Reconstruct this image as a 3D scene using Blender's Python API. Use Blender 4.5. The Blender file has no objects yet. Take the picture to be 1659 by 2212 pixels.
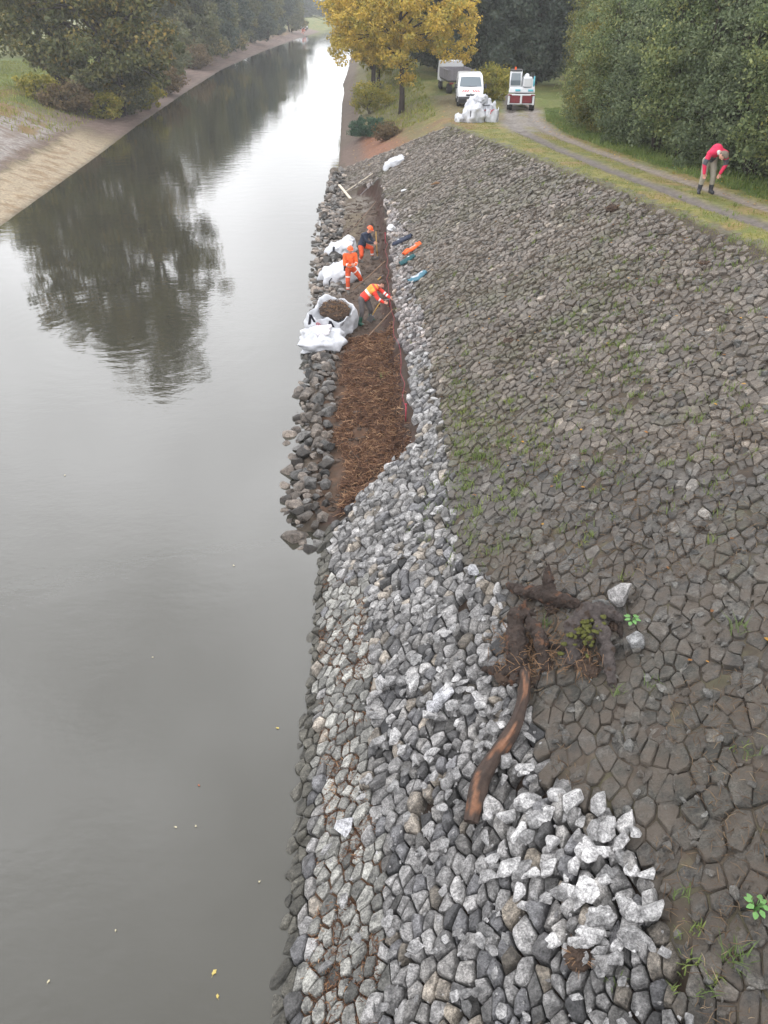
import bpy, bmesh, math, random
import numpy as np
from mathutils import Vector, Matrix, Euler
from mathutils.geometry import delaunay_2d_cdt

SC = bpy.context.scene
COL = SC.collection
R = math.radians
random.seed(4)

# ------------------------------------------------------------------ camera
PITCH = 32.5
CAMZ = 9.4
cam_d = bpy.data.cameras.new("camera")
cam = bpy.data.objects.new("camera", cam_d)
COL.objects.link(cam)
cam.location = (0, 0, CAMZ)
cam.rotation_euler = (R(90 - PITCH), 0, 0)
cam_d.sensor_fit = 'VERTICAL'
cam_d.sensor_height = 36
cam_d.sensor_width = 27
cam_d.lens = 28.25
cam_d.clip_end = 3000
cam_d.clip_start = 0.1
SC.camera = cam

# ------------------------------------------------------------------ world, sun, exposure
SUN_EL, SUN_AZ = 78, 10
world = bpy.data.worlds.new("World")
SC.world = world
world.use_nodes = True
nt = world.node_tree
for n in list(nt.nodes):
    nt.nodes.remove(n)
out = nt.nodes.new('ShaderNodeOutputWorld')
bg = nt.nodes.new('ShaderNodeBackground')
bg.inputs['Strength'].default_value = 0.13
sky = nt.nodes.new('ShaderNodeTexSky')
sky.sky_type = 'NISHITA'
sky.sun_disc = False
sky.sun_elevation = R(SUN_EL)
sky.sun_rotation = R(SUN_AZ)
sky.air_density = 1.0
sky.dust_density = 5.0
sky.ozone_density = 1.0
hs = nt.nodes.new('ShaderNodeHueSaturation')
hs.inputs['Saturation'].default_value = 0.10
nt.links.new(sky.outputs[0], hs.inputs['Color'])
# cloud layer: even grey-white overcast, a little brighter low down
geo = nt.nodes.new('ShaderNodeTexCoord')
sepz = nt.nodes.new('ShaderNodeSeparateXYZ')
nt.links.new(geo.outputs['Generated'], sepz.inputs[0])
ramp_ = nt.nodes.new('ShaderNodeValToRGB')
re_ = ramp_.color_ramp.elements
for k_, (p_, v_) in enumerate([(0, 17), (.28, 19), (.5, 26), (.74, 24), (.9, 10), (1, 8)]):
    e_ = re_[k_] if k_ < 2 else re_.new(p_)
    e_.position = p_; e_.color = (v_ / 26, v_ / 26, v_ / 26, 1)
nt.links.new(sepz.outputs['Z'], ramp_.inputs[0])
grad = nt.nodes.new('ShaderNodeMath'); grad.operation = 'MULTIPLY'; grad.inputs[1].default_value = 26
nt.links.new(ramp_.outputs[0], grad.inputs[0])
cl_ = nt.nodes.new('ShaderNodeVectorMath'); cl_.operation = 'SCALE'
cl_.inputs[0].default_value = (.985, .993, 1.02)
cn_ = nt.nodes.new('ShaderNodeTexNoise'); cn_.inputs['Scale'].default_value = 2.6; cn_.inputs['Detail'].default_value = 3
nt.links.new(geo.outputs['Generated'], cn_.inputs['Vector'])
cr_ = nt.nodes.new('ShaderNodeMapRange'); cr_.inputs[1].default_value = .35; cr_.inputs[2].default_value = .65; cr_.inputs[3].default_value = .78; cr_.inputs[4].default_value = 1.2
nt.links.new(cn_.outputs[0], cr_.inputs[0])
cm_ = nt.nodes.new('ShaderNodeMath'); cm_.operation = 'MULTIPLY'
nt.links.new(grad.outputs[0], cm_.inputs[0]); nt.links.new(cr_.outputs[0], cm_.inputs[1])
nt.links.new(cm_.outputs[0], cl_.inputs['Scale'])
mixs = nt.nodes.new('ShaderNodeMix'); mixs.data_type = 'RGBA'; mixs.inputs[0].default_value = .85
nt.links.new(hs.outputs[0], mixs.inputs[6]); nt.links.new(cl_.outputs[0], mixs.inputs[7])
nt.links.new(mixs.outputs[2], bg.inputs['Color'])
nt.links.new(bg.outputs[0], out.inputs['Surface'])

sun_d = bpy.data.lights.new("sun", 'SUN')
sun_d.energy = 0.5
sun_d.angle = R(22)
sun_d.color = (1.0, 0.97, 0.93)
sun = bpy.data.objects.new("sun", sun_d)
COL.objects.link(sun)
sun.rotation_euler = (R(90 - SUN_EL), 0, R(180 - SUN_AZ))
sun.location = (0, 0, 60)

SC.view_settings.view_transform = 'Standard'
SC.view_settings.look = 'None'
SC.view_settings.gamma = 1
SC.view_settings.exposure = 0.30
SC.render.engine = 'CYCLES'
SC.cycles.max_bounces = 5
SC.cycles.volume_bounces = 1
SC.cycles.diffuse_bounces = 3
SC.cycles.glossy_bounces = 3
SC.cycles.transmission_bounces = 3
SC.cycles.sample_clamp_indirect = 6
try:
    SC.cycles.use_denoising = True
    SC.cycles.denoiser = 'OPENIMAGEDENOISE'
except Exception:
    pass

# ------------------------------------------------------------------ picture <-> world (measuring aid, photo measured at 1659 x 2212)
FD, CU, CV = 2009 * 1659 / 1920, 829.5, 1106.0
SP, CP = math.sin(R(PITCH)), math.cos(R(PITCH))


def proj(x, y, z):
    dz = np.asarray(z) - CAMZ
    dep = y * CP - dz * SP
    up = y * SP + dz * CP
    dep = np.maximum(dep, 0.05)
    return CU + FD * x / dep, CV - FD * up / dep, dep


def ray(u, v):
    dx, dy = (u - CU) / FD, (v - CV) / FD
    return np.array([dx, CP - dy * SP, -SP - dy * CP])     # per unit depth


def at_z(u, v, z):
    r = ray(u, v)
    k = (z - CAMZ) / r[2]
    return np.array([r[0] * k, r[1] * k, z])


def at_y(u, v, y):
    r = ray(u, v)
    k = y / r[1]
    return np.array([r[0] * k, y, CAMZ + r[2] * k])


# ------------------------------------------------------------------ numpy noise
def _h(ix, iy, s):
    n = (ix.astype(np.int64) * 374761393 + iy.astype(np.int64) * 668265263 + s * 1442695041) & 0x7fffffff
    n = ((n ^ (n >> 13)) * 1274126177) & 0x7fffffff
    return ((n ^ (n >> 16)) & 0xffff) / 65535.0


def vnoise(x, y, s=0):
    x = np.asarray(x, float); y = np.asarray(y, float)
    ix, iy = np.floor(x), np.floor(y)
    fx, fy = x - ix, y - iy
    fx = fx * fx * (3 - 2 * fx); fy = fy * fy * (3 - 2 * fy)
    a, b = _h(ix, iy, s), _h(ix + 1, iy, s)
    c, d = _h(ix, iy + 1, s), _h(ix + 1, iy + 1, s)
    return (a * (1 - fx) + b * fx) * (1 - fy) + (c * (1 - fx) + d * fx) * fy


def fbm(x, y, s=0, o=4):
    t, a, tot = 0, 0.5, 0
    for i in range(o):
        t = t + a * vnoise(x * 2 ** i, y * 2 ** i, s + i * 17); tot += a; a *= .5
    return t / tot


def sstep(a, b, x):
    t = np.clip((x - a) / (b - a), 0, 1)
    return t * t * (3 - 2 * t)


def inpoly(px, py, poly):
    px = np.asarray(px, float); py = np.asarray(py, float)
    res = np.zeros(px.shape, bool)
    n = len(poly)
    for i in range(n):
        x1, y1 = poly[i]; x2, y2 = poly[(i + 1) % n]
        if y1 == y2:
            continue
        c = ((y1 > py) != (y2 > py)) & (px < (x2 - x1) * (py - y1) / (y2 - y1) + x1)
        res ^= c
    return res


# ------------------------------------------------------------------ the lie of the land
TAN = 0.52
AL = math.atan(TAN)
CA, SA = math.cos(AL), math.sin(AL)
_XR = ([-20, 4.4, 13.8, 29, 45, 70, 121, 264, 330, 400, 470, 900], [-1.1, -1.2, -1.33, -1.9, -2.6, -3.5, -5.5, -8, -7, 4, 30, 300])
_XL = ([-20, 0, 20, 41, 60, 79, 110, 147, 200, 264, 330, 400, 470, 900], [-17.5, -17.8, -18.2, -18.9, -20.3, -21.9, -24, -26, -26.3, -25, -22.5, -14, 6, 270])
_ZC = ([-20, 0, 17, 26, 45, 55, 65, 100, 1000], [6.4, 5.8, 5.0, 4.6, 3.7, 3.2, 2.95, 2.9, 2.6])


def xr(y): return np.interp(y, *_XR)
def xl(y): return np.interp(y, *_XL)
def zc(y): return np.interp(y, *_ZC)
def rut(y): return np.interp(y, [-20, 19.8, 22.7, 29.2, 36, 45.3, 53, 60, 80], [11.0, 9.1, 8.65, 7.95, 7.45, 7.05, 7.5, 8.6, 10.6])


# dug-out strip (x of its upper edge by y)
def xt(y): return .16 * (vnoise(np.asarray(y) * 2.3, np.asarray(y) * 0, 66) - .5) + .12 * (vnoise(np.asarray(y) * 6.1, np.asarray(y) * 0, 67) - .5) + np.interp(y, [14.0, 14.4, 15.2, 16.3, 18, 21, 27, 36, 46, 47], [-1.3, -1.0, -0.2, .62, .62, .42, .25, .05, -.24, -1.2])


def trench(x, y):
    return (y > 14.2) & (y < 47) & (x < xt(y)) & (x > xr(y) - .3)


CLEAN = [(800, 380), (850, 440), (888, 500), (880, 560), (912, 665), (925, 740), (940, 850), (968, 960), (978, 1140), (1000, 1215),
         (1085, 1260), (1100, 1400), (1085, 1440), (1130, 1500), (1178, 1600), (1185, 1690), (1270, 1733), (1372, 1790), (1402, 1880),
         (1440, 2000), (1480, 2100), (1500, 2212), (1540, 2700), (100, 2700), (600, 1900), (660, 1150), (700, 500)]
GREEN = [(690, 1240), (790, 1250), (805, 1500), (795, 1700), (832, 1900), (815, 2212), (800, 2500), (600, 2500), (672, 2000), (690, 1700), (690, 1400)]
HEAP = [(1040, 1760), (1100, 1735), (1275, 1730), (1375, 1790), (1410, 1900), (1430, 2010), (1330, 2100), (1180, 2060), (1090, 1880)]


def pave_mask(x, y):
    """paved bank: 1 inside"""
    s = x - xr(y)
    yend = np.interp(s, [0, 3, 8], [56, 53, 49])
    return (s > -.15) & (s * TAN < zc(y) - .03) & (y < yend)


def terrain(x, y, detail=True):
    x = np.asarray(x, float); y = np.asarray(y, float)
    s = x - xr(y)
    q = xl(y) - x
    top = zc(y)
    far = sstep(50, 64, y)
    slope = TAN * (1 - far) + .40 * far
    lin = slope * s
    k = .18
    hgt = np.clip(.5 + .5 * (top - lin) / k, 0, 1)
    zr = top * (1 - hgt) + lin * hgt - k * hgt * (1 - hgt)
    zr = np.where(s < 0, np.maximum(s * .9, -1.6), zr)
    n1 = fbm(x * .35, y * .35, 3) - .5
    zr = zr + far * n1 * .8 * sstep(0, 2, s)
    # left bank
    nearl = 1 - sstep(62, 80, y)
    sl = .37 * nearl + .2 * (1 - nearl)
    zl = np.where(q < 4, q * sl, 4 * sl + (q - 4) * (.37 * nearl + .32 * (1 - nearl)))
    capl = 3.1 * nearl + 2.6 * (1 - nearl)
    hh = np.clip(.5 + .5 * (capl - zl) / .5, 0, 1)
    zl = capl * (1 - hh) + zl * hh - .5 * hh * (1 - hh)
    zl = np.where(q < 0, np.maximum(q * .6, -1.6), zl + n1 * .5 * sstep(1, 4, q))
    z = np.where(x > (xr(y) + xl(y)) / 2, zr, zl)
    if not detail:
        return z
    n2 = fbm(x * 1.7, y * 1.7, 9) - .5
    n3 = fbm(x * 6, y * 6, 21, 3) - .5
    pv = (pave_mask(x, y) & (s > .05)) | ((s > -.7) & (s <= .05) & (y < 14.3))
    u, v, _ = proj(x, y, z)
    cl = inpoly(u + n2 * 30, v + n3 * 20, CLEAN)
    gr = inpoly(u, v, GREEN)
    off = np.where(cl, np.where(gr, -.05, -.17), .018 + n2 * .055)
    z = z + np.where(pv, off + n3 * np.where(cl, .03, .05), 0)
    # crest strip, verge and ruts
    d1 = np.abs(x - rut(y)); d2 = np.abs(x - rut(y) - 1.38)
    onp = (x > xr(y)) & (lin > top)
    carve = np.exp(-(d1 / .2) ** 2) + np.exp(-(d2 / .2) ** 2)
    z = z + np.where(onp, n2 * .07 + n3 * .03 - .07 * carve, 0)
    hl = (x < xl(y))
    z = z + np.where(hl, n2 * .12 * sstep(0, 1.5, q), 0)
    # dug strip
    tr = trench(x, y)
    e = np.clip((xt(y) - x) / .25, 0, 1)
    floor = .10 + .15 * np.clip(s, -.3, 3) + n2 * .26 + n3 * .09
    zt = z * (1 - e) + np.minimum(floor, z + .1) * e
    z = np.where(tr, zt, z)
    # rubble berm under the loose rocks
    berm = sstep(13.4, 14.2, y) * (y < 57) * sstep(-1.15, -.35, s) * (1 - sstep(.15, .7, s))
    z = np.where(berm > 0, np.maximum(z, z * (1 - berm) + berm * (.08 + n3 * .1)), z)
    return z


def gz(x, y):
    return float(terrain(np.array([x]), np.array([y]))[0])


def hit(u, v, zmax=None):
    r = ray(u, v)
    k = np.concatenate([np.linspace(4, 80, 9000), np.linspace(80, 500, 6000)])
    X, Y, Z = r[0] * k, r[1] * k, CAMZ + r[2] * k
    T = terrain(X, Y)
    pvm = pave_mask(X, Y) & ~trench(X, Y)
    T = np.where(pvm, terrain(X, Y, False) + .03, T)
    T = np.maximum(T, 0)
    i = np.argmax(Z <= T)
    return Vector((X[i], Y[i], T[i]))


# ------------------------------------------------------------------ scene helpers
def link(o, parent=None):
    COL.objects.link(o)
    if parent is not None:
        o.parent = parent
    return o


def tag(o, label=None, cat=None, group=None, kind=None):
    if label: o['label'] = label
    if cat: o['category'] = cat
    if group: o['group'] = group
    if kind: o['kind'] = kind
    return o


def thing(name, label, cat, loc=(0, 0, 0), rotz=0, group=None):
    o = bpy.data.objects.new(name, None)
    o.empty_display_size = .2
    link(o)
    o.location = loc
    o.rotation_euler = (0, 0, rotz)
    return tag(o, label, cat, group)


def dup(o, loc=None, rotz=None, scale=None, label=None, group=None, parent=None):
    c = o.copy(); COL.objects.link(c)
    if parent is not None: c.parent = parent
    if loc is not None: c.location = loc
    if rotz is not None: c.rotation_euler = (c.rotation_euler[0], c.rotation_euler[1], rotz)
    if scale is not None: c.scale = scale
    if label: c['label'] = label
    if group: c['group'] = group
    for ch in list(o.children):
        dup(ch, parent=c)
    return c


def fast_mesh(name, V, F, mats=(), smooth=False, col=None, attr=None):
    """V (N,3) array, F (M,k) int array"""
    me = bpy.data.meshes.new(name)
    V = np.ascontiguousarray(V, np.float32); F = np.ascontiguousarray(F, np.int32)
    M, k = F.shape
    me.vertices.add(len(V)); me.vertices.foreach_set('co', V.ravel())
    me.loops.add(M * k); me.loops.foreach_set('vertex_index', F.ravel())
    me.polygons.add(M); me.polygons.foreach_set('loop_start', np.arange(M, dtype=np.int32) * k)
    for m in mats: me.materials.append(m)
    if smooth: me.polygons.foreach_set('use_smooth', np.ones(M, bool))
    me.update(calc_edges=True)
    if col is not None:
        a = me.color_attributes.new('albedo', 'FLOAT_COLOR', 'POINT')
        c4 = np.ones((len(V), 4), np.float32); c4[:, :3] = col
        a.data.foreach_set('color', c4.ravel())
    if attr is not None:
        a = me.attributes.new('tint', 'FLOAT', 'POINT')
        a.data.foreach_set('value', np.ascontiguousarray(attr, np.float32))
    return me


class MB:
    """collects shapes into ONE mesh"""
    def __init__(s):
        s.v, s.f, s.m, s.c = [], [], [], []

    def add(s, V, F, mi=0, col=None):
        b = len(s.v)
        s.v += [tuple(p) for p in V]
        s.f += [tuple(b + i for i in f) for f in F]
        s.m += [mi] * len(F)
        if col is not None: s.c += [tuple(col)] * len(V)
        return s

    def box(s, c, size, rot=None, mi=0, top=(1, 1)):
        hx, hy, hz = [q / 2 for q in size]
        V = [Vector((x * hx * (top[0] if z > 0 else 1), y * hy * (top[1] if z > 0 else 1), z * hz)) for z in (-1, 1) for y in (-1, 1) for x in (-1, 1)]
        if rot is not None:
            Mx = Euler(rot).to_matrix(); V = [Mx @ p for p in V]
        V = [p + Vector(c) for p in V]
        return s.add(V, [(0, 2, 3, 1), (4, 5, 7, 6), (0, 1, 5, 4), (2, 6, 7, 3), (0, 4, 6, 2), (1, 3, 7, 5)], mi)

    def prism(s, prof, x0, x1, mi=0):
        """prof in (y,z), extruded along x"""
        n = len(prof)
        V = [(x0, y, z) for y, z in prof] + [(x1, y, z) for y, z in prof]
        F = [tuple(range(n)), tuple(range(2 * n - 1, n - 1, -1))]
        F += [(i, i + n, (i + 1) % n + n, (i + 1) % n) for i in range(n)]
        return s.add(V, F, mi)

    def tube(s, P, rad, seg=8, mi=0, jit=0, rng=None, flat=1.0):
        P = [Vector(p) for p in P]
        if not hasattr(rad, '__len__'): rad = [rad] * len(P)
        V, F = [], []
        t0 = (P[1] - P[0]).normalized()
        nrm = t0.orthogonal().normalized()
        for i, p in enumerate(P):
            a = P[max(i - 1, 0)]; b = P[min(i + 1, len(P) - 1)]
            t = (b - a).normalized()
            nrm = (nrm - t * nrm.dot(t))
            nrm = nrm.normalized() if nrm.length > 1e-6 else t.orthogonal().normalized()
            bi = t.cross(nrm)
            for j in range(seg):
                an = 2 * math.pi * j / seg
                r = rad[i] * (1 + (rng.uniform(-jit, jit) if jit else 0))
                V.append(p + nrm * (math.cos(an) * r) + bi * (math.sin(an) * r * flat))
        for i in range(len(P) - 1):
            for j in range(seg):
                F.append((i * seg + j, i * seg + (j + 1) % seg, (i + 1) * seg + (j + 1) % seg, (i + 1) * seg + j))
        F.append(tuple(range(seg - 1, -1, -1)))
        F.append(tuple((len(P) - 1) * seg + j for j in range(seg)))
        return s.add(V, F, mi)

    def ball(s, c, r, seg=10, rings=7, mi=0, zmin=-1.0, jit=0, rng=None):
        if not hasattr(r, '__len__'): r = (r, r, r)
        V, F = [], []
        for i in range(rings + 1):
            ph = -math.pi / 2 + math.pi * i / rings
            for j in range(seg):
                a = 2 * math.pi * j / seg
                q = 1 + (rng.uniform(-jit, jit) if jit else 0)
                V.append((c[0] + r[0] * q * math.cos(ph) * math.cos(a), c[1] + r[1] * q * math.cos(ph) * math.sin(a), c[2] + r[2] * q * max(math.sin(ph), zmin)))
        for i in range(rings):
            for j in range(seg):
                F.append((i * seg + j, i * seg + (j + 1) % seg, (i + 1) * seg + (j + 1) % seg, (i + 1) * seg + j))
        return s.add(V, F, mi)

    def build(s, name, mats, parent=None, smooth=False, bevel=0, sharp=None):
        me = bpy.data.meshes.new(name)
        me.from_pydata(s.v, [], s.f)
        if not isinstance(mats, (list, tuple)): mats = [mats]
        for m in mats: me.materials.append(m)
        me.polygons.foreach_set('material_index', s.m)
        if smooth: me.polygons.foreach_set('use_smooth', [True] * len(s.f))
        me.update()
        if sharp: me.set_sharp_from_angle(angle=R(sharp))
        o = bpy.data.objects.new(name, me)
        link(o, parent)
        if bevel:
            b = o.modifiers.new('bevel', 'BEVEL'); b.width = bevel; b.segments = 2; b.limit_method = 'ANGLE'
        return o


# ------------------------------------------------------------------ materials
def mat(name, col=(.5, .5, .5), rough=.7, var=.0, vscale=6, bump=0, bscale=30, metal=0, spec=.3, attr=None, detail=6, ramp=None, stretch=None):
    m = bpy.data.materials.new(name); m.use_nodes = True
    t = m.node_tree; N = t.nodes; L = t.links
    b = N['Principled BSDF']
    b.inputs['Roughness'].default_value = rough
    b.inputs['Metallic'].default_value = metal
    b.inputs['Specular IOR Level'].default_value = spec
    tc = N.new('ShaderNodeTexCoord')
    src = tc.outputs['Object']
    if stretch:
        mp = N.new('ShaderNodeMapping'); mp.inputs['Scale'].default_value = stretch
        L.new(src, mp.inputs['Vector']); src = mp.outputs[0]
    if attr:
        a = N.new('ShaderNodeAttribute'); a.attribute_name = attr
        base = a.outputs['Color']
    else:
        c = N.new('ShaderNodeRGB'); c.outputs[0].default_value = (*col, 1)
        base = c.outputs[0]
    if var:
        n = N.new('ShaderNodeTexNoise'); n.inputs['Scale'].default_value = vscale; n.inputs['Detail'].default_value = detail
        n.inputs['Roughness'].default_value = .65
        L.new(src, n.inputs['Vector'])
        mr = N.new('ShaderNodeMapRange')
        mr.inputs['From Min'].default_value = .3; mr.inputs['From Max'].default_value = .7
        mr.inputs['To Min'].default_value = 1 - var; mr.inputs['To Max'].default_value = 1 + var
        L.new(n.outputs[0], mr.inputs[0])
        mx = N.new('ShaderNodeVectorMath'); mx.operation = 'SCALE'
        L.new(base, mx.inputs[0]); L.new(mr.outputs[0], mx.inputs['Scale'])
        base = mx.outputs[0]
    L.new(base, b.inputs['Base Color'])
    if bump:
        n = N.new('ShaderNodeTexNoise'); n.inputs['Scale'].default_value = bscale; n.inputs['Detail'].default_value = 8
        n.inputs['Roughness'].default_value = .7
        L.new(src, n.inputs['Vector'])
        bp = N.new('ShaderNodeBump'); bp.inputs['Strength'].default_value = bump; bp.inputs['Distance'].default_value = .02
        L.new(n.outputs[0], bp.inputs['Height']); L.new(bp.outputs[0], b.inputs['Normal'])
    return m


def leaf_mat(name, cols, spread=.5):
    """leaf colours picked per clump ('tint') and per leaf"""
    m = bpy.data.materials.new(name); m.use_nodes = True
    t = m.node_tree; N = t.nodes; L = t.links
    b = N['Principled BSDF']; b.inputs['Roughness'].default_value = .6; b.inputs['Specular IOR Level'].default_value = .25
    a = N.new('ShaderNodeAttribute'); a.attribute_name = 'tint'
    g = N.new('ShaderNodeNewGeometry')
    mx = N.new('ShaderNodeMix'); mx.inputs[0].default_value = spread
    L.new(a.outputs['Fac'], mx.inputs[2]); L.new(g.outputs['Random Per Island'], mx.inputs[3])
    cr = N.new('ShaderNodeValToRGB')
    e = cr.color_ramp.elements
    while len(e) > 1: e.remove(e[0])
    for i, (p, c) in enumerate(cols):
        q = e[0] if i == 0 else e.new(p)
        q.position = p; q.color = (*c, 1)
    L.new(mx.outputs[0], cr.inputs[0])
    L.new(cr.outputs[0], b.inputs['Base Color'])
    tr = N.new('ShaderNodeBsdfTranslucent'); L.new(cr.outputs[0], tr.inputs['Color'])
    ms = N.new('ShaderNodeMixShader'); ms.inputs[0].default_value = .3
    L.new(b.outputs[0], ms.inputs[1]); L.new(tr.outputs[0], ms.inputs[2])
    L.new(ms.outputs[0], N['Material Output'].inputs['Surface'])
    return m


def stone_mat():
    m = bpy.data.materials.new('weathered_stone'); m.use_nodes = True
    t = m.node_tree; N = t.nodes; L = t.links
    b = N['Principled BSDF']; b.inputs['Roughness'].default_value = .55; b.inputs['Specular IOR Level'].default_value = .45
    a = N.new('ShaderNodeAttribute'); a.attribute_name = 'albedo'
    g = N.new('ShaderNodeNewGeometry')
    n1 = N.new('ShaderNodeTexNoise'); n1.inputs['Scale'].default_value = 9; n1.inputs['Detail'].default_value = 8; n1.inputs['Roughness'].default_value = .7
    n2 = N.new('ShaderNodeTexNoise'); n2.inputs['Scale'].default_value = 45; n2.inputs['Detail'].default_value = 4; n2.inputs['Roughness'].default_value = .75
    n4 = N.new('ShaderNodeTexNoise'); n4.inputs['Scale'].default_value = 17; n4.inputs['Detail'].default_value = 3
    for n in (n1, n2, n4): L.new(g.outputs['Position'], n.inputs['Vector'])
    mr = N.new('ShaderNodeMapRange'); mr.inputs[1].default_value = .36; mr.inputs[2].default_value = .64; mr.inputs[3].default_value = .42; mr.inputs[4].default_value = 1.6
    L.new(n1.outputs[0], mr.inputs[0])
    mr2 = N.new('ShaderNodeMapRange'); mr2.inputs[1].default_value = .38; mr2.inputs[2].default_value = .62; mr2.inputs[3].default_value = .52; mr2.inputs[4].default_value = 1.42
    L.new(n2.outputs[0], mr2.inputs[0])
    mu = N.new('ShaderNodeMath'); mu.operation = 'MULTIPLY'; L.new(mr.outputs[0], mu.inputs[0]); L.new(mr2.outputs[0], mu.inputs[1])
    sc = N.new('ShaderNodeVectorMath'); sc.operation = 'SCALE'; L.new(a.outputs['Color'], sc.inputs[0]); L.new(mu.outputs[0], sc.inputs['Scale'])
    # pale lichen spots and veins
    vo = N.new('ShaderNodeTexVoronoi'); vo.inputs['Scale'].default_value = 13; L.new(g.outputs['Position'], vo.inputs['Vector'])
    lt = N.new('ShaderNodeMapRange'); lt.inputs[1].default_value = .10; lt.inputs[2].default_value = .2; lt.inputs[3].default_value = .55; lt.inputs[4].default_value = 0
    L.new(vo.outputs['Distance'], lt.inputs[0])
    thr = N.new('ShaderNodeMapRange'); thr.inputs[1].default_value = .52; thr.inputs[2].default_value = .62
    L.new(n4.outputs[0], thr.inputs[0])
    m2 = N.new('ShaderNodeMath'); m2.operation = 'MULTIPLY'; L.new(lt.outputs[0], m2.inputs[0]); L.new(thr.outputs[0], m2.inputs[1])
    mix = N.new('ShaderNodeMix'); mix.data_type = 'RGBA'
    L.new(m2.outputs[0], mix.inputs[0]); L.new(sc.outputs[0], mix.inputs[6])
    sc3 = N.new('ShaderNodeVectorMath'); sc3.operation = 'SCALE'; sc3.inputs['Scale'].default_value = 2.0; L.new(a.outputs['Color'], sc3.inputs[0])
    L.new(sc3.outputs[0], mix.inputs[7])
    n5 = N.new('ShaderNodeTexNoise'); n5.inputs['Scale'].default_value = 2.6; n5.inputs['Detail'].default_value = 9; n5.inputs['Roughness'].default_value = .72
    L.new(g.outputs['Position'], n5.inputs['Vector'])
    so = N.new('ShaderNodeMapRange'); so.inputs[1].default_value = .42; so.inputs[2].default_value = .57; so.inputs[3].default_value = 0; so.inputs[4].default_value = .9
    L.new(n5.outputs[0], so.inputs[0])
    inv = N.new('ShaderNodeMath'); inv.operation = 'SUBTRACT'; inv.inputs[0].default_value = 1; L.new(a.outputs['Alpha'], inv.inputs[1])
    sm = N.new('ShaderNodeMath'); sm.operation = 'MULTIPLY'; L.new(so.outputs[0], sm.inputs[0]); L.new(inv.outputs[0], sm.inputs[1])
    mix2 = N.new('ShaderNodeMix'); mix2.data_type = 'RGBA'; mix2.inputs[7].default_value = (.078, .061, .046, 1)
    L.new(sm.outputs[0], mix2.inputs[0]); L.new(mix.outputs[2], mix2.inputs[6])
    L.new(mix2.outputs[2], b.inputs['Base Color'])
    ad = N.new('ShaderNodeMath'); ad.operation = 'MULTIPLY_ADD'; ad.inputs[1].default_value = .35
    L.new(n2.outputs[0], ad.inputs[0]); L.new(n1.outputs[0], ad.inputs[2])
    bp = N.new('ShaderNodeBump'); bp.inputs['Strength'].default_value = 1.0; bp.inputs['Distance'].default_value = .06
    L.new(ad.outputs[0], bp.inputs['Height']); L.new(bp.outputs[0], b.inputs['Normal'])
    return m


M_STONE = stone_mat()
M_GROUND = mat('earth_and_grass', attr='albedo', rough=.85, var=.35, vscale=7, bump=.8, bscale=14, spec=.2, detail=10)
M_WHITE = mat('white_woven_plastic', (.50, .51, .54), .6, var=.22, vscale=4, bump=.5, bscale=9)
M_STRAP = mat('black_webbing', (.02, .02, .03), .6)
M_RED = mat('red_print', (.5, .03, .06), .6)
M_SOIL = mat('dark_soil', (.05, .033, .024), .95, var=.5, vscale=18, bump=1, bscale=40)
M_BARK = mat('dark_bark', (.035, .026, .022), .9, var=.5, vscale=7, bump=1, bscale=18, stretch=(1, 1, .25))
M_WOOD = mat('handle_wood', (.45, .27, .08), .6, var=.2)
M_PALEWOOD = mat('pale_timber', (.50, .44, .35), .7, var=.2, vscale=10)
M_GREYWOOD = mat('brown_pole', (.17, .11, .075), .8, var=.3)
M_STEEL = mat('dull_steel', (.25, .25, .26), .4, metal=.8)
M_BLACK = mat('black_rubber', (.02, .02, .022), .7)
M_ORANGE = mat('orange_workwear', (.72, .115, .03), .8, var=.3, vscale=9, bump=.6, bscale=10)
M_ORANGE2 = mat('orange_trousers', (.60, .085, .03), .8, var=.35, vscale=9, bump=.6, bscale=10)
M_YELLOWO = mat('amber_panel', (.75, .27, .05), .8, var=.25, vscale=9)
M_REDW = mat('red_orange_panel', (.66, .05, .035), .8, var=.25, vscale=9)
M_BAND = mat('reflective_band', (.72, .68, .66), .35, spec=.6)
M_HELM = mat('orange_helmet', (.75, .10, .015), .3, spec=.5)
M_NAVY = mat('navy_jacket', (.025, .032, .055), .8, var=.3, vscale=12)
M_GREYT = mat('grey_trousers', (.085, .075, .075), .85, var=.25, vscale=10)
M_GREENB = mat('green_boot', (.012, .07, .045), .4, spec=.5)
M_BOOT = mat('dark_boot', (.035, .035, .042), .6)
M_GREYB = mat('grey_boot', (.12, .11, .10), .7)
M_SKIN = mat('skin', (.52, .27, .20), .55)
M_HAIR = mat('brown_hair', (.06, .04, .03), .8, var=.3, vscale=60)
M_GREYHAIR = mat('grey_brown_hair', (.15, .12, .095), .8, var=.3, vscale=60)
M_PINK = mat('crimson_jacket', (.58, .025, .08), .7, var=.12)
M_KHAKI = mat('khaki_trousers', (.28, .26, .21), .85, var=.2)
M_SLATE = mat('slate_cloth', (.07, .075, .085), .8, var=.2)
M_FLEECE = mat('pale_collar', (.5, .5, .48), .8)
M_TEAL = mat('teal_jacket', (.02, .075, .085), .8, var=.3)
M_BLUE = mat('blue_jacket', (.07, .16, .21), .8, var=.3)
M_LINING = mat('pale_lining', (.4, .42, .46), .8, var=.25)
M_PAINT = mat('white_paint', (.62, .63, .65), .3, spec=.5)
M_REDP = mat('red_paint', (.17, .02, .026), .5, var=.15)
M_GLASS = mat('tinted_glass', (.12, .15, .17), .1, spec=.6)
M_DARK = mat('dark_plastic', (.03, .03, .033), .5)
M_LAMP = mat('headlamp', (.55, .57, .6), .15, spec=.8)
M_GREYP = mat('grey_side_boards', (.22, .21, .23), .6, var=.15)
M_TEALP = mat('turquoise_paint', (.1, .42, .5), .45)
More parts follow.
